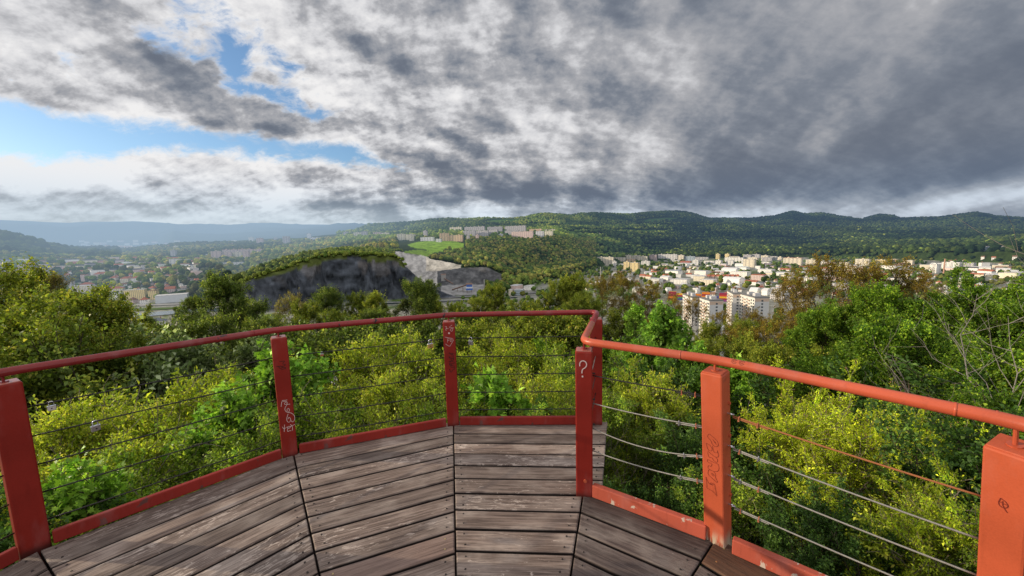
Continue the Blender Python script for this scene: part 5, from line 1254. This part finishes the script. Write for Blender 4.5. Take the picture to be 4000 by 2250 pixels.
# small dark signs inked on the right handrail
mb = MB()
u_ = (Vector((1.687, 1.213, 0)) - Vector((1.070, 1.957, 0))).normalized(); nn_ = Vector((-u_.y, u_.x, 0)); nn_ = nn_ if nn_.y < 0 else -nn_
for s0 in (.10, .135):
    ctr = Vector((1.070, 1.957, RZ)) + u_ * s0
    for rr2 in (.013, .006):
        pts = []
        for t in np.linspace(0.3, 5.9, 14):
            a_ = R(48) + math.sin(t) * rr2 / .0245
            pts.append(Vector(at_c(*ctr)) + u_ * math.cos(t) * rr2 * .9 + (nn_ * math.cos(a_) + Vector((0, 0, 1)) * math.sin(a_)) * .0247)
        mb.tube(pts, 0.0009, 4)
mb.build('graffiti', m_black, hr2)

# ================================================================== PADLOCKS on the cables
def padlock(seg, t, kind, label, s=1.0, yaw=0.0):
    a, b = CAB[seg]; p = a.lerp(b, t) + Vector((CEN[0], CEN[1], 0)); d = (b - a).normalized()
    e = empty('padlock', tuple(p), math.atan2(d.y, d.x) + R(yaw)); tag(e, label, 'padlock', 'love padlocks on the left cables')
    w_, h_, t_ = .040 * s, .034 * s, .016 * s
    MB().bbox(-w_ / 2, w_ / 2, -t_ / 2, t_ / 2, -h_ - .024 * s, -.024 * s, .003 * s).build('body', kind, e)
    MB().bbox(-w_ / 2 - .001, w_ / 2 + .001, -t_ / 2 - .001, t_ / 2 + .001, -.029 * s, -.0235 * s, .0015 * s).build('top_rim', m_zinc, e)
    pts = [(-.012 * s, 0, -.026 * s), (-.012 * s, 0, -.006 * s)] + [(-.012 * s * math.cos(q), 0, -.006 * s + .012 * s * math.sin(q)) for q in np.linspace(0, math.pi, 9)] + [(.012 * s, 0, -.026 * s)]
    MB().tube(pts, .0034 * s, 8).build('shackle', m_zinc, e, smooth=True)
    MB().tube([(0, -t_ / 2 - .001, -.043 * s), (0, -t_ / 2 + .001, -.043 * s)], .004 * s, 10).build('keyhole', m_black, e)
m_brass = metal('brass', (.55, .36, .14), 0.35, 0.85, False); m_grey_m = metal('grey_lock', (.26, .24, .24), 0.4, 0.6, False); m_pale = metal('pale_lock', (.45, .41, .39), 0.5, 0.4, False)
padlock((1, 4), .085, m_pale, 'pale padlock on the top cable right beside the leftmost post', .85)
padlock((1, 3), .21, m_grey_m, 'largest grey padlock hanging from the second cable near the left post', 1.05, 25)
padlock((2, 4), .20, m_rust, 'tiny rusty padlock on the top cable right of the scribbled post', .62)
padlock((2, 4), .895, m_brass, 'brass-coloured padlock on the top cable left of the tagged post', 1.25, 20)
padlock((3, 4), .12, m_grey_m, 'grey round padlock on the top cable right of the tagged post', 1.15, -20)
# ================================================================== TREES AROUND THE LOOKOUT
def leaf_mat(name, transl=0.38, rough=0.55):
    m, nt = new_mat(name); w = NT(nt)
    c = attr(w); rnd = objrand(w)
    c = w.mix(1.0, c, w.mix(rnd, (0.80, 0.84, 0.8), (1.18, 1.14, 1.1)), 'MULTIPLY')
    d = bsdf(w, c, rough, 0.22)
    t = w.n('ShaderNodeBsdfTranslucent'); w.lk(w.mix(1.0, c, (1.35, 1.45, 0.75), 'MULTIPLY'), t.inputs[0])
    ms = w.n('ShaderNodeMixShader'); ms.inputs[0].default_value = transl; w.lk(d, ms.inputs[1]); w.lk(t.outputs[0], ms.inputs[2])
    finish(w, ms.outputs[0]); return m
m_leaf = leaf_mat('leaves')
def bark_mat(name, a, b):
    m, nt = new_mat(name); w = NT(nt); o = w.n('ShaderNodeTexCoord').outputs['Object']
    n = w.noise(w.vmath('MULTIPLY', o, (1, 1, 0.25)), 14, 5, 0.65)
    finish(w, bsdf(w, w.mix(n, a, b), 0.9, 0.1, bump(w, n, 0.6, 0.02))); return m
m_bark = bark_mat('bark', (.030, .022, .017), (.085, .068, .052)); m_bark_p = bark_mat('pale_bark', (.12, .10, .075), (.26, .22, .17)); m_bark_g = bark_mat('grey_bark', (.11, .10, .09), (.26, .24, .21))

KIND = {
 # palette, leaf length, leaf width, leaf count, shape, crown base, spread, density of limbs
 'oak':      dict(pal=[(.100, .122, .014), (.078, .104, .013), (.130, .145, .018), (.055, .078, .012), (.118, .108, .019)], gain=1.7, leaf=.135, asp=.62, n=36000, base=.20, wide=.36, limbs=15, H=10),
 'oakdark':  dict(pal=[(.062, .090, .016), (.045, .070, .014), (.085, .110, .020), (.034, .050, .012), (.100, .110, .022)], gain=1.85, leaf=.13, asp=.62, n=40000, base=.15, wide=.34, limbs=17, H=10),
 'thin':     dict(pal=[(.130, .105, .025), (.100, .085, .025), (.090, .095, .022), (.145, .125, .035)], leaf=.13, asp=.6, n=11000, base=.25, wide=.30, limbs=13, H=10),
 'bronze':   dict(pal=[(.150, .100, .015), (.115, .080, .013), (.175, .125, .019), (.085, .060, .011), (.125, .115, .018)], leaf=.13, asp=.6, n=12500, base=.28, wide=.42, limbs=15, H=10),
 'fresh':    dict(pal=[(.070, .130, .011), (.098, .160, .013), (.045, .092, .010), (.135, .190, .018), (.032, .066, .010)], leaf=.14, asp=.66, n=42000, base=.12, wide=.40, limbs=17, H=10),
 'maple':    dict(pal=[(.085, .165, .018), (.115, .205, .026), (.060, .125, .014), (.155, .240, .036)], leaf=.13, asp=1, n=9000, base=.10, wide=.30, limbs=14, H=5, lobed=True),
 'hornbeam': dict(pal=[(.180, .215, .020), (.140, .185, .018), (.215, .235, .026), (.095, .135, .015), (.150, .145, .024)], gain=1.7, leaf=.068, asp=.42, n=22000, base=.06, wide=.40, limbs=17, H=5, spray=True),
 'seeded':   dict(gain=1.85, pal=[(.215, .250, .014), (.175, .220, .014), (.250, .270, .020), (.125, .165, .014)], leaf=.064, asp=.42, n=24000, base=.10, wide=.46, limbs=16, H=5, spray=True, seeds=2600),
 'shrub':    dict(pal=[(.105, .150, .016), (.080, .125, .016), (.140, .175, .020), (.055, .090, .014)], gain=1.8, leaf=.062, asp=.6, n=24000, base=.04, wide=.42, limbs=17, H=5),
 'dark':     dict(pal=[(.030, .062, .014), (.042, .082, .016), (.022, .045, .012), (.060, .100, .020)], leaf=.070, asp=.6, n=32000, base=.04, wide=.42, limbs=17, H=5),
 'pale':     dict(pal=[(.085, .115, .045), (.120, .150, .075), (.060, .085, .035), (.180, .205, .130)], leaf=.10, asp=.6, n=22000, base=.06, wide=.42, limbs=16, H=5),
}
def skeleton(seed, H, base, wide, limbs, bare=False):
    r_ = random.Random(seed); segs = []; twigs = []
    def branch(p, d, L, rad, depth, nseg):
        pts = [Vector(p)]; d = Vector(d).normalized(); rads = [rad]
        up = {0: 0.05, 1: 0.16, 2: 0.10, 3: 0.02}[depth]
        for i in range(nseg):
            j = 0.10 if depth == 0 else 0.26
            d = (d + Vector((r_.gauss(0, j), r_.gauss(0, j), r_.gauss(0, j) + up))).normalized()
            pts.append(pts[-1] + d * (L / nseg)); rads.append(rad * (1 - 0.82 * (i + 1) / nseg))
        segs.append((pts, rads, depth)); return pts, rads
    tl = H * 0.86
    tp, tr = branch((0, 0, 0), (r_.gauss(0, .04), r_.gauss(0, .04), 1), tl, H * 0.017, 0, 9)
    def at(pts, rads, t):
        f = t * (len(pts) - 1); i = min(int(f), len(pts) - 2); return pts[i].lerp(pts[i + 1], f - i), rads[i] * (1 - (f - i)) + rads[i + 1] * (f - i), (pts[i + 1] - pts[i]).normalized()
    az = r_.uniform(0, 6.28)
    for k in range(limbs):
        t = base + (1 - base) * ((k + r_.uniform(.1, .9)) / limbs) ** 0.9
        p, rd, _ = at(tp, tr, min(t, .99)); az += 2.4 + r_.gauss(0, .35)
        rel = (t - base) / (1 - base); prof = (math.sin(math.pi * (0.20 + 0.76 * rel)) ** 0.7)
        el = R(12 + 50 * rel + r_.gauss(0, 9)); L = H * wide * prof * r_.uniform(.75, 1.2) + H * .07
        d = (math.cos(az) * math.cos(el), math.sin(az) * math.cos(el), math.sin(el))
        lp_, lr_ = branch(p, d, L, max(rd * .6, H * .0035), 1, 6)
        ns = r_.randint(5, 8)
        for s in range(ns):
            ts = 0.22 + 0.78 * (s + r_.uniform(.2, .9)) / ns
            q, rq, dq = at(lp_, lr_, min(ts, .99)); side = dq.cross(Vector((0, 0, 1))); side = side.normalized() if side.length > .05 else Vector((1, 0, 0))
            dd = dq * r_.uniform(.4, 1.0) + side * r_.choice((-1, 1)) * r_.uniform(.5, 1.1) + Vector((0, 0, r_.uniform(-.25, .6)))
            sl = L * r_.uniform(.28, .5) * (1.15 - .45 * ts) + H * .025
            sp, sr_ = branch(q, dd, sl, max(rq * .6, H * .0016), 2, 4)
            nt_ = r_.randint(3, 5)
            for u in range(nt_):
                tu = 0.25 + 0.75 * (u + r_.uniform(.2, .9)) / nt_
                q2, rq2, dq2 = at(sp, sr_, min(tu, .99)); s2 = dq2.cross(Vector((r_.gauss(0, 1), r_.gauss(0, 1), 1.5))).normalized()
                d2 = dq2 * r_.uniform(.5, 1) + s2 * r_.choice((-1, 1)) * r_.uniform(.4, 1)
                pp, _r = branch(q2, d2, sl * r_.uniform(.35, .6) + H * .012, max(rq2 * .6, H * .0008), 3, 2)
                twigs.append((pp[0], pp[1])); twigs.append((pp[1], pp[2]))
            twigs.append((sp[2], sp[3])); twigs.append((sp[3], sp[4]))
    # leader tip
    twigs.append((tp[-2], tp[-1]))
    return segs, twigs
def wood_mesh(segs, mat, name='trunk', minr=0.0, ext=0.0):
    mb = MB()
    if ext:
        r0 = segs[0][1][0]; mb.tube([(.04 * ext, .02, -ext), (0, 0, -.4 * ext), (0, 0, 0)], [r0 * 1.35, r0 * 1.12, r0], 8, caps=False)
    for pts, rads, depth in segs:
        n = {0: 8, 1: 6, 2: 4, 3: 3}[depth]; mb.tube(pts, [max(r, minr) for r in rads], n, caps=False)
    return mb.mesh(name, mat, smooth=True)
def crown_mesh(kind, seed, twigs, k):
    r_ = np.random.default_rng(seed); H = k['H']; n = k['n']
    A0 = np.array([t[0][:] for t in twigs]); A1 = np.array([t[1][:] for t in twigs])
    ln = np.linalg.norm(A1 - A0, axis=1) + 1e-4; pr = ln / ln.sum()
    # some twigs carry far more leaves than others: clumps and gaps
    wgt = np.clip(r_.lognormal(0, 1.0, len(pr)), .06, 5); pr = pr * wgt; pr /= pr.sum()
    ti = r_.choice(len(pr), n, p=pr); t = r_.random(n)
    P = A0[ti] * (1 - t[:, None]) + A1[ti] * t[:, None]
    D = (A1 - A0)[ti] / ln[ti][:, None]
    spread = 0.013 * H if not k.get('spray') else 0.010 * H
    P = P + r_.normal(0, spread, (n, 3)) + np.array([0, 0, -.3 * spread])
    L = k['leaf'] * (0.6 + 0.8 * r_.random(n))
    dirv = D * 0.7 + r_.normal(0, .55, (n, 3)) + np.array([0, 0, -0.18]); dirv /= np.linalg.norm(dirv, axis=1)[:, None]
    nrm_ = r_.normal(0, .55, (n, 3)) + np.array([0, 0, 1.0]); nrm_ -= dirv * (nrm_ * dirv).sum(1)[:, None]; nrm_ /= np.linalg.norm(nrm_, axis=1)[:, None]
    side = np.cross(dirv, nrm_)
    pal = np.array(k['pal']) * k.get('gain', 1.6); twc = r_.normal(0, 1, len(pr))
    hgt = np.clip(P[:, 2] / H, 0, 1); rad = np.linalg.norm(P[:, :2], axis=1) / (H * k['wide'])
    ci = np.clip((0.40 + .22 * twc[ti] + .20 * r_.normal(0, 1, n)) * len(pal), 0, len(pal) - 1).astype(int)
    c = pal[ci] * (0.72 + 0.5 * r_.random((n, 1)))
    # young outer shoots yellower; crown sunlight and inner shade painted into the leaf colour
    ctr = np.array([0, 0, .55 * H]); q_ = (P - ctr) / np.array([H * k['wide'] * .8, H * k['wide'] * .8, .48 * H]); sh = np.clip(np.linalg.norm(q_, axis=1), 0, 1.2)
    outer_lit = np.clip((sh - .45) / .55, 0, 1) * np.clip(.55 + .45 * q_[:, 2], .25, 1)
    f_ = (0.42 + 0.86 * outer_lit) * np.exp(.30 * twc[ti])
    c = c * f_[:, None] * np.stack([1 + .02 * outer_lit, 1 + .02 * outer_lit, 1 - .05 * outer_lit], 1)
    if k.get('lobed'):
        ang = R(1) * np.array([-90, -50, -28, -6, 14, 40, 62, 90, 118, 140, 166, 186, 208, 230]); rad_ = np.array([.10, .52, .36, .80, .42, .62, .40, 1.0, .40, .62, .42, .80, .36, .52])
        u = np.cos(ang) * rad_ * .62; v = np.sin(ang) * rad_ * .62 + .38
        droop = -0.22 * (np.abs(u) * 1.2 + v ** 2)
        Vv = P[:, None, :] + (side[:, None, :] * u[None, :, None] + dirv[:, None, :] * v[None, :, None] + nrm_[:, None, :] * droop[None, :, None]) * L[:, None, None] * 1.25
        m = len(ang); Ff = np.arange(n * m).reshape(n, m)
    else:
        a = k['asp'] * .5
        u = np.array([0, a, 0, -a]); v = np.array([0, .45, 1, .45]); w_ = np.array([0, .16, -.10, .16])
        Vv = P[:, None, :] + (side[:, None, :] * u[None, :, None] + dirv[:, None, :] * v[None, :, None] + nrm_[:, None, :] * w_[None, :, None]) * L[:, None, None]
        m = 4; Ff = np.arange(n * 4).reshape(n, 4)
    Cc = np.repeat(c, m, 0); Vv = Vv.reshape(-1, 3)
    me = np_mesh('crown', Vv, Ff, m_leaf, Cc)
    seeds = None
    if k.get('seeds'):
        ns = k['seeds']; ti = r_.choice(len(pr), ns, p=pr); ti = ti[np.argsort(ti)]; Q = A1[ti] + r_.normal(0, .035, (ns, 3)); keep = Q[:, 2] > .25 * H; Q = Q[keep]; ns = len(Q)
        s = .045 * (0.7 + .6 * r_.random(ns)); ax = r_.random(ns) * 6.28
        off = np.array([[0, 0, 0], [.22, 0, -.5], [0, 0, -1.15], [-.22, 0, -.5]])
        ox = off[None, :, 0] * np.cos(ax)[:, None]; oy = off[None, :, 0] * np.sin(ax)[:, None]
        Sv = Q[:, None, :] + np.stack([ox, oy, np.repeat(off[None, :, 2], ns, 0)], -1) * s[:, None, None]
        seeds = np_mesh('seed_cluster', Sv.reshape(-1, 3), np.arange(ns * 4).reshape(ns, 4), m_leaf, np.repeat(np.array([[.25, .16, .075]]) * (.6 + .8 * r_.random((ns, 1))), 4, 0))
    return me, seeds
PROTO = {}
PROTO_R = {}
def proto(kind, var):
    key = (kind, var)
    if key in PROTO: return PROTO[key]
    k = KIND[kind]; sd_ = sum(map(ord, kind)) * 7 + var * 131
    segs, twigs = skeleton(sd_, k['H'], k['base'], k['wide'], k['limbs'])
    bark = m_bark_p if kind in ('hornbeam', 'seeded', 'shrub') else (m_bark_g if kind == 'thin' else m_bark)
    minr_ = 0.0055 if k['H'] == 5 else 0.010
    tm = lambda ext: wood_mesh(segs, bark, minr=minr_, ext=ext)
    cm, sm = crown_mesh(kind, sd_ + 5, twigs, k)
    v = np.empty(len(cm.vertices) * 3, np.float32); cm.vertices.foreach_get('co', v); v = v.reshape(-1, 3)
    top = float(np.sort(v[:, 2])[-max(1, len(v) // 300)])
    PROTO_R[id(cm)] = float(np.percentile(np.hypot(v[:, 0], v[:, 1]), 96))
    PROTO[key] = (tm, cm, sm, top); return PROTO[key]
TREES = []
NAMES = {'oak': ('olive_tree_crown', ''), }
TN = {'oak': ('oak_tree', 'olive-green oak'), 'oakdark': ('oak_tree', 'dark green dense tree'), 'thin': ('young_tree', 'thin brownish see-through tree'), 'bronze': ('bronze_leaved_tree', 'bronze-brown leaved tree'), 'fresh': ('broadleaf_tree', 'fresh green leafy tree'),
      'maple': ('maple_tree', 'bright green large-leaved maple'), 'hornbeam': ('hornbeam_tree', 'yellow-green feathery tree'), 'seeded': ('hornbeam_tree', 'yellow-green tree hung with brown seed clusters'), 'shrub': ('leafy_shrub', 'mid green small-leaved shrub'), 'dark': ('leafy_shrub', 'dark green shaded shrub'), 'pale': ('whitebeam_tree', 'pale grey-green tree')}
trng = random.Random(21)
TRUNKS = {}
def tree(x, y, d, kind, wf=1.0, var=None, zone=''):
    var = trng.randint(0, 2) if var is None else var
    tm, cm, sm, top = proto(kind, var)
    P = place(x, y, d); gz = ground_z(P[0], P[1]) - 0.3
    s = (P[2] - gz) / top                                   # scale if the crown reached the ground
    e = empty(TN[kind][0], (P[0], P[1], gz), trng.uniform(0, 6.28))
    H = KIND[kind]['H']; wpx = wf if wf > 3 else wf * 470
    sw = wpx * SS / FPX * d / (2 * PROTO_R[id(cm)])
    sz = min(s, sw * 1.25); sw = min(sw, sz * 1.3)
    lift = (P[2] - gz) - top * sz                           # bare trunk below the crown
    ext = 0.0 if lift < 0.05 * H * sz else math.ceil(lift / sz / (H * .25)) * H * .25
    key = (kind, var, ext)
    if key not in TRUNKS: TRUNKS[key] = tm(ext)
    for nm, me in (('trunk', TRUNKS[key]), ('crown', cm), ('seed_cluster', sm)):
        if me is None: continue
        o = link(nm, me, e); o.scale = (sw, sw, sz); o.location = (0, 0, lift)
    e['category'] = 'tree' if kind not in ('shrub', 'dark') else 'shrub'
    TREES.append([e, TN[kind][1], zone, x]); return e
ZA, ZB, ZC_ = 'of those rising above the left handrail', 'of those rising above the middle handrail', 'of those rising above the right handrail'
ZD, ZE, ZF = 'of those behind the left cables', 'of those behind the middle cables', 'of those behind the right cables'
for a in (
 # crowns along the skyline of the slope, left
 (-70, 670, 34, 'oak', 200), (30, 675, 40, 'thin', 120), (82, 690, 36, 'thin', 90), (142, 728, 24, 'oak', 150), (225, 733, 19, 'oak', 190), (40, 760, 15, 'oak', 280), (297, 757, 24, 'oak', 100), (350, 800, 26, 'oakdark', 90), (120, 790, 13, 'oak', 260), (250, 805, 14, 'oak', 230),
 (555, 690, 24, 'oakdark', 150), (490, 745, 27, 'oakdark', 60), (622, 760, 25, 'oakdark', 105), (722, 738, 32, 'thin', 90), (425, 815, 24, 'thin', 80), (560, 795, 18, 'oakdark', 240)): tree(*a, zone=ZA)
for a in ((690, 800, 22, 'oak', 130), (760, 805, 22, 'oakdark', 120), (860, 778, 25, 'oak', 110), (940, 782, 24, 'oakdark', 130), (1060, 788, 24, 'oak', 130), (640, 800, 20, 'oakdark', 120), (790, 757, 26, 'oak', 115), (838, 722, 34, 'oakdark', 90), (888, 735, 34, 'oak', 95), (1005, 706, 25, 'oakdark', 165), (940, 735, 29, 'oak', 105), (1085, 748, 28, 'oak', 95)): tree(*a, zone=ZA)
for a in ((1150, 785, 24, 'oakdark', 130), (1240, 780, 24, 'oak', 130), (1330, 782, 24, 'oak', 130), (1410, 775, 24, 'oak', 130), (1135, 757, 30, 'oak', 90), (1195, 747, 31, 'oak', 80), (1255, 713, 34, 'oak', 85), (1320, 752, 28, 'oak', 110), (1385, 705, 33, 'oak', 105), (1440, 690, 35, 'oak', 125), (1480, 738, 26, 'oak', 120)): tree(*a, zone=ZB)
for a in ((1515, 690, 38, 'bronze', 105), (1578, 682, 40, 'bronze', 105), (1648, 705, 38, 'bronze', 105), (1690, 738, 34, 'bronze', 60), (1540, 775, 26, 'oak', 150), (1640, 795, 26, 'bronze', 130), (1738, 746, 36, 'bronze', 66),
          (1588, 766, 12.5, 'maple', 90), (1682, 768, 11.5, 'maple', 190), (1625, 850, 9.5, 'maple', 170), (1745, 868, 10.5, 'maple', 170), (1835, 905, 10, 'maple', 150),
          (1812, 780, 30, 'bronze', 62), (1890, 772, 31, 'bronze', 62), (1848, 796, 27, 'bronze', 95), (1932, 790, 30, 'bronze', 90), (1975, 778, 31, 'bronze', 110), (2005, 812, 24, 'bronze', 150), (2020, 675, 36, 'bronze', 115), (2095, 640, 34, 'bronze', 150), (2165, 662, 36, 'bronze', 100), (2265, 645, 37, 'bronze', 125), (2312, 674, 36, 'bronze', 70), (2150, 708, 30, 'bronze', 130), (1960, 865, 17, 'oak', 200),
          (1725, 830, 20, 'oak', 90), (1790, 812, 24, 'oak', 105), (1888, 804, 24, 'oak', 115), (1760, 850, 18, 'oak', 120), (1925, 806, 22, 'bronze', 125), (1840, 850, 19, 'oak', 160), (2060, 795, 21, 'fresh', 140), (2130, 750, 20, 'fresh', 165), (2210, 716, 19, 'fresh', 175), (2300, 726, 17, 'fresh', 185), (2400, 684, 18, 'fresh', 155), (2475, 706, 17, 'fresh', 165), (2600, 700, 18, 'fresh', 200), (2120, 855, 14, 'fresh', 260), (2380, 805, 12, 'fresh', 290), (2020, 925, 12, 'fresh', 230), (2540, 835, 11, 'fresh', 290), (2245, 835, 14, 'fresh', 270)): tree(*a, zone=ZC_)
for a in ((-60, 900, 12, 'oakdark', .9), (120, 880, 15, 'oakdark', .9), (250, 900, 14, 'oakdark', .8), (360, 880, 17, 'oakdark', .7), (330, 985, 9, 'hornbeam', .8), (480, 850, 13, 'pale', .8), (570, 842, 12.5, 'pale', .8), (620, 860, 14, 'pale', .6), (140, 1040, 7.0, 'hornbeam', .8), (440, 965, 7.6, 'hornbeam', .95), (560, 940, 8.0, 'hornbeam', .8),
          (690, 862, 6.6, 'maple', .62), (590, 985, 5.6, 'maple', .60), (640, 1010, 5.6, 'shrub', .8), (380, 1100, 5.6, 'hornbeam', .8), (500, 1075, 5.2, 'shrub', .9), (150, 1170, 4.7, 'maple', .5), (250, 1170, 5.0, 'shrub', .8), (30, 1150, 5.2, 'hornbeam', .7), (350, 1240, 4.4, 'shrub', .8), (560, 1130, 4.7, 'shrub', .8), (-40, 1250, 4.6, 'dark', .8), (220, 1300, 4.2, 'hornbeam', .6)): tree(*a, zone=ZD)
for a in ((790, 830, 17, 'oakdark', .8), (900, 810, 18, 'oakdark', .8), (1010, 820, 16, 'oakdark', .8), (1100, 830, 17, 'oakdark', .7), (780, 905, 9.5, 'hornbeam', .85), (870, 868, 10, 'hornbeam', .95), (965, 850, 10.5, 'hornbeam', .9), (1060, 868, 10, 'hornbeam', .9), (740, 985, 7, 'shrub', .9), (850, 960, 6.6, 'hornbeam', .9), (960, 955, 6.6, 'hornbeam', .9), (1070, 950, 6.8, 'hornbeam', .8), (820, 1030, 5.4, 'shrub', .9), (950, 1020, 5.3, 'hornbeam', .8), (1090, 1020, 5.6, 'shrub', .7), (700, 1040, 5.0, 'shrub', .7)): tree(*a, zone=ZE)
for a in ((1160, 820, 18, 'oak', .7), (1240, 815, 17, 'oak', .7), (1330, 800, 18, 'oak', .7), (1420, 790, 18, 'oak', .7), (1180, 880, 9.5, 'hornbeam', .8), (1260, 850, 11, 'hornbeam', .8), (1345, 850, 10.5, 'hornbeam', .8), (1420, 855, 11, 'fresh', .5), (1480, 840, 12, 'fresh', .5), (1275, 955, 6.2, 'maple', .75), (1215, 970, 6.6, 'hornbeam', .6), (1370, 930, 7.5, 'hornbeam', .8), (1420, 985, 6.4, 'hornbeam', .7), (1340, 1010, 5.6, 'shrub', .7), (1440, 900, 8, 'shrub', .8)): tree(*a, zone=ZE)
for a in ((1530, 870, 11, 'shrub', .8), (1560, 930, 7.6, 'hornbeam', .7), (1660, 935, 7.2, 'hornbeam', .75), (1720, 930, 8, 'dark', .8), (1600, 1010, 5.8, 'shrub', .7), (1700, 1060, 5.4, 'dark', .8), (1560, 1130, 4.8, 'dark', .7), (1640, 1190, 4.3, 'dark', .7), (1820, 960, 9, 'dark', .8), (1900, 960, 10, 'dark', .9), (1880, 1120, 5.6, 'dark', .8), (1900, 1230, 4.4, 'shrub', .7),
          (2090, 975, 6.4, 'seeded', .85), (2200, 990, 6.8, 'seeded', .9), (2000, 1060, 5.4, 'seeded', .6), (2280, 1060, 5.6, 'seeded', .8), (2420, 1120, 5.0, 'seeded', .8), (2160, 1190, 4.6, 'seeded', .7), (2340, 1230, 4.3, 'hornbeam', .7), (2040, 1270, 4.1, 'dark', .7), (2480, 1010, 8, 'dark', .9), (2350, 940, 9.5, 'dark', .9), (2560, 960, 8, 'fresh', .7), (2240, 1330, 3.7, 'dark', .6), (2440, 1290, 3.9, 'shrub', .7), (2540, 1200, 4.4, 'seeded', .7), (2650, 1080, 5, 'dark', .8)): tree(*a, zone=ZF)
g_ = defaultdict(list)
for t in TREES: g_[(t[1], t[2])].append(t)
for (desc, zone), L_ in g_.items():
    L_.sort(key=lambda t: t[3])
    for i, t in enumerate(L_):
        t[0]['label'] = (desc + ', ' + ORD[i] + ' from left ' + zone) if len(L_) > 1 else (desc + ', the only one ' + zone)
        t[0]['group'] = desc + 's ' + zone.replace('of those ', '')
# the bare tree at the right edge
def bare_tree(x, y, d, seed, label, wide):
    H = 10; segs, tw = skeleton(seed, H, .22, wide, 12)
    P = place(x, y, d); gz = ground_z(P[0], P[1]) - .3; s = (P[2] - gz) / (H * .93)
    e = empty('bare_tree', (P[0], P[1], gz), 0.4); e.rotation_euler = (0, 0, .4); tag(e, label, 'tree')
    fin = lambda q: (q[0], [r * .40 for r in q[1]], q[2])
    segs = [q for q in segs if q[2] < 3 or random.random() < .35]
    o = link('trunk', wood_mesh([fin(q) for q in segs if q[2] == 0], m_bark_g, 'trunk', .006), e); o.scale = (s,) * 3
    o = link('branches', wood_mesh([fin(q) for q in segs if q[2] > 0], m_bark_g, 'branches', .0016), e); o.scale = (s,) * 3
bare_tree(2610, 650, 9.5, 5, 'leafless tree with pale bare branches at the right edge', .26)
bare_tree(2545, 745, 9.0, 9, 'smaller leafless tree in front of the fresh green trees at right', .22)

# undergrowth on the steep ground below the deck: uncountable
r_ = np.random.default_rng(99); n = 170000
d_ = 2.6 + 42 * r_.random(n) ** 1.7; a_ = (r_.random(n) - .5) * R(128); X_ = np.sin(a_) * d_; Y_ = np.cos(a_) * d_
jj = np.clip(((a_ - AZ[0]) / dAZ).round().astype(int), 0, N_AZ - 1)
nn0 = LROW['n4'] + 1; Z_ = np.zeros(n)
for j0 in range(0, n, 20000):
    sl = slice(j0, j0 + 20000); Zc = TZ2[:nn0, jj[sl]]; Dc = TD[:nn0, jj[sl]]
    k_ = np.clip((Dc <= d_[sl][None]).sum(0) - 1, 0, nn0 - 2); ar = np.arange(len(k_))
    t_ = (d_[sl] - Dc[k_, ar]) / (Dc[k_ + 1, ar] - Dc[k_, ar]); Z_[sl] = Zc[k_, ar] * (1 - t_) + Zc[k_ + 1, ar] * t_
hn_ = fbm(X_ / 1.6, Y_ / 1.6, 3, 3)
Z_ += r_.random(n) ** 1.3 * (0.3 + 3.2 * np.clip(hn_ - .32, 0, 1)) * np.clip(d_ / 5, .35, 1.6)
L = (.07 + .011 * d_) * (.6 + .8 * r_.random(n))
dv = r_.normal(0, 1, (n, 3)); dv /= np.linalg.norm(dv, axis=1)[:, None]; nv = r_.normal(0, .6, (n, 3)) + np.array([0, 0, 1]); nv -= dv * (nv * dv).sum(1)[:, None]; nv /= np.linalg.norm(nv, axis=1)[:, None]; sv = np.cross(dv, nv)
u = np.array([0, .3, 0, -.3]); v = np.array([0, .45, 1, .45]); P0 = np.stack([X_, Y_, Z_], 1)
Vv = (P0[:, None] + (sv[:, None] * u[None, :, None] + dv[:, None] * v[None, :, None]) * L[:, None, None]).reshape(-1, 3)
pal = np.array([(.020, .040, .010), (.034, .062, .012), (.055, .088, .015), (.016, .030, .010)]); cc = pal[np.clip((fbm(X_ / 2.5, Y_ / 2.5, 8, 3) * 5 - .6 + r_.normal(0, .5, n)), 0, 3).astype(int)] * (.7 + .5 * r_.random((n, 1)))
o = link('undergrowth', np_mesh('undergrowth', Vv, np.arange(n * 4).reshape(n, 4), m_leaf, np.repeat(cc, 4, 0))); tag(o, 'dark green undergrowth covering the steep slope below the platform', 'undergrowth', kind='stuff')
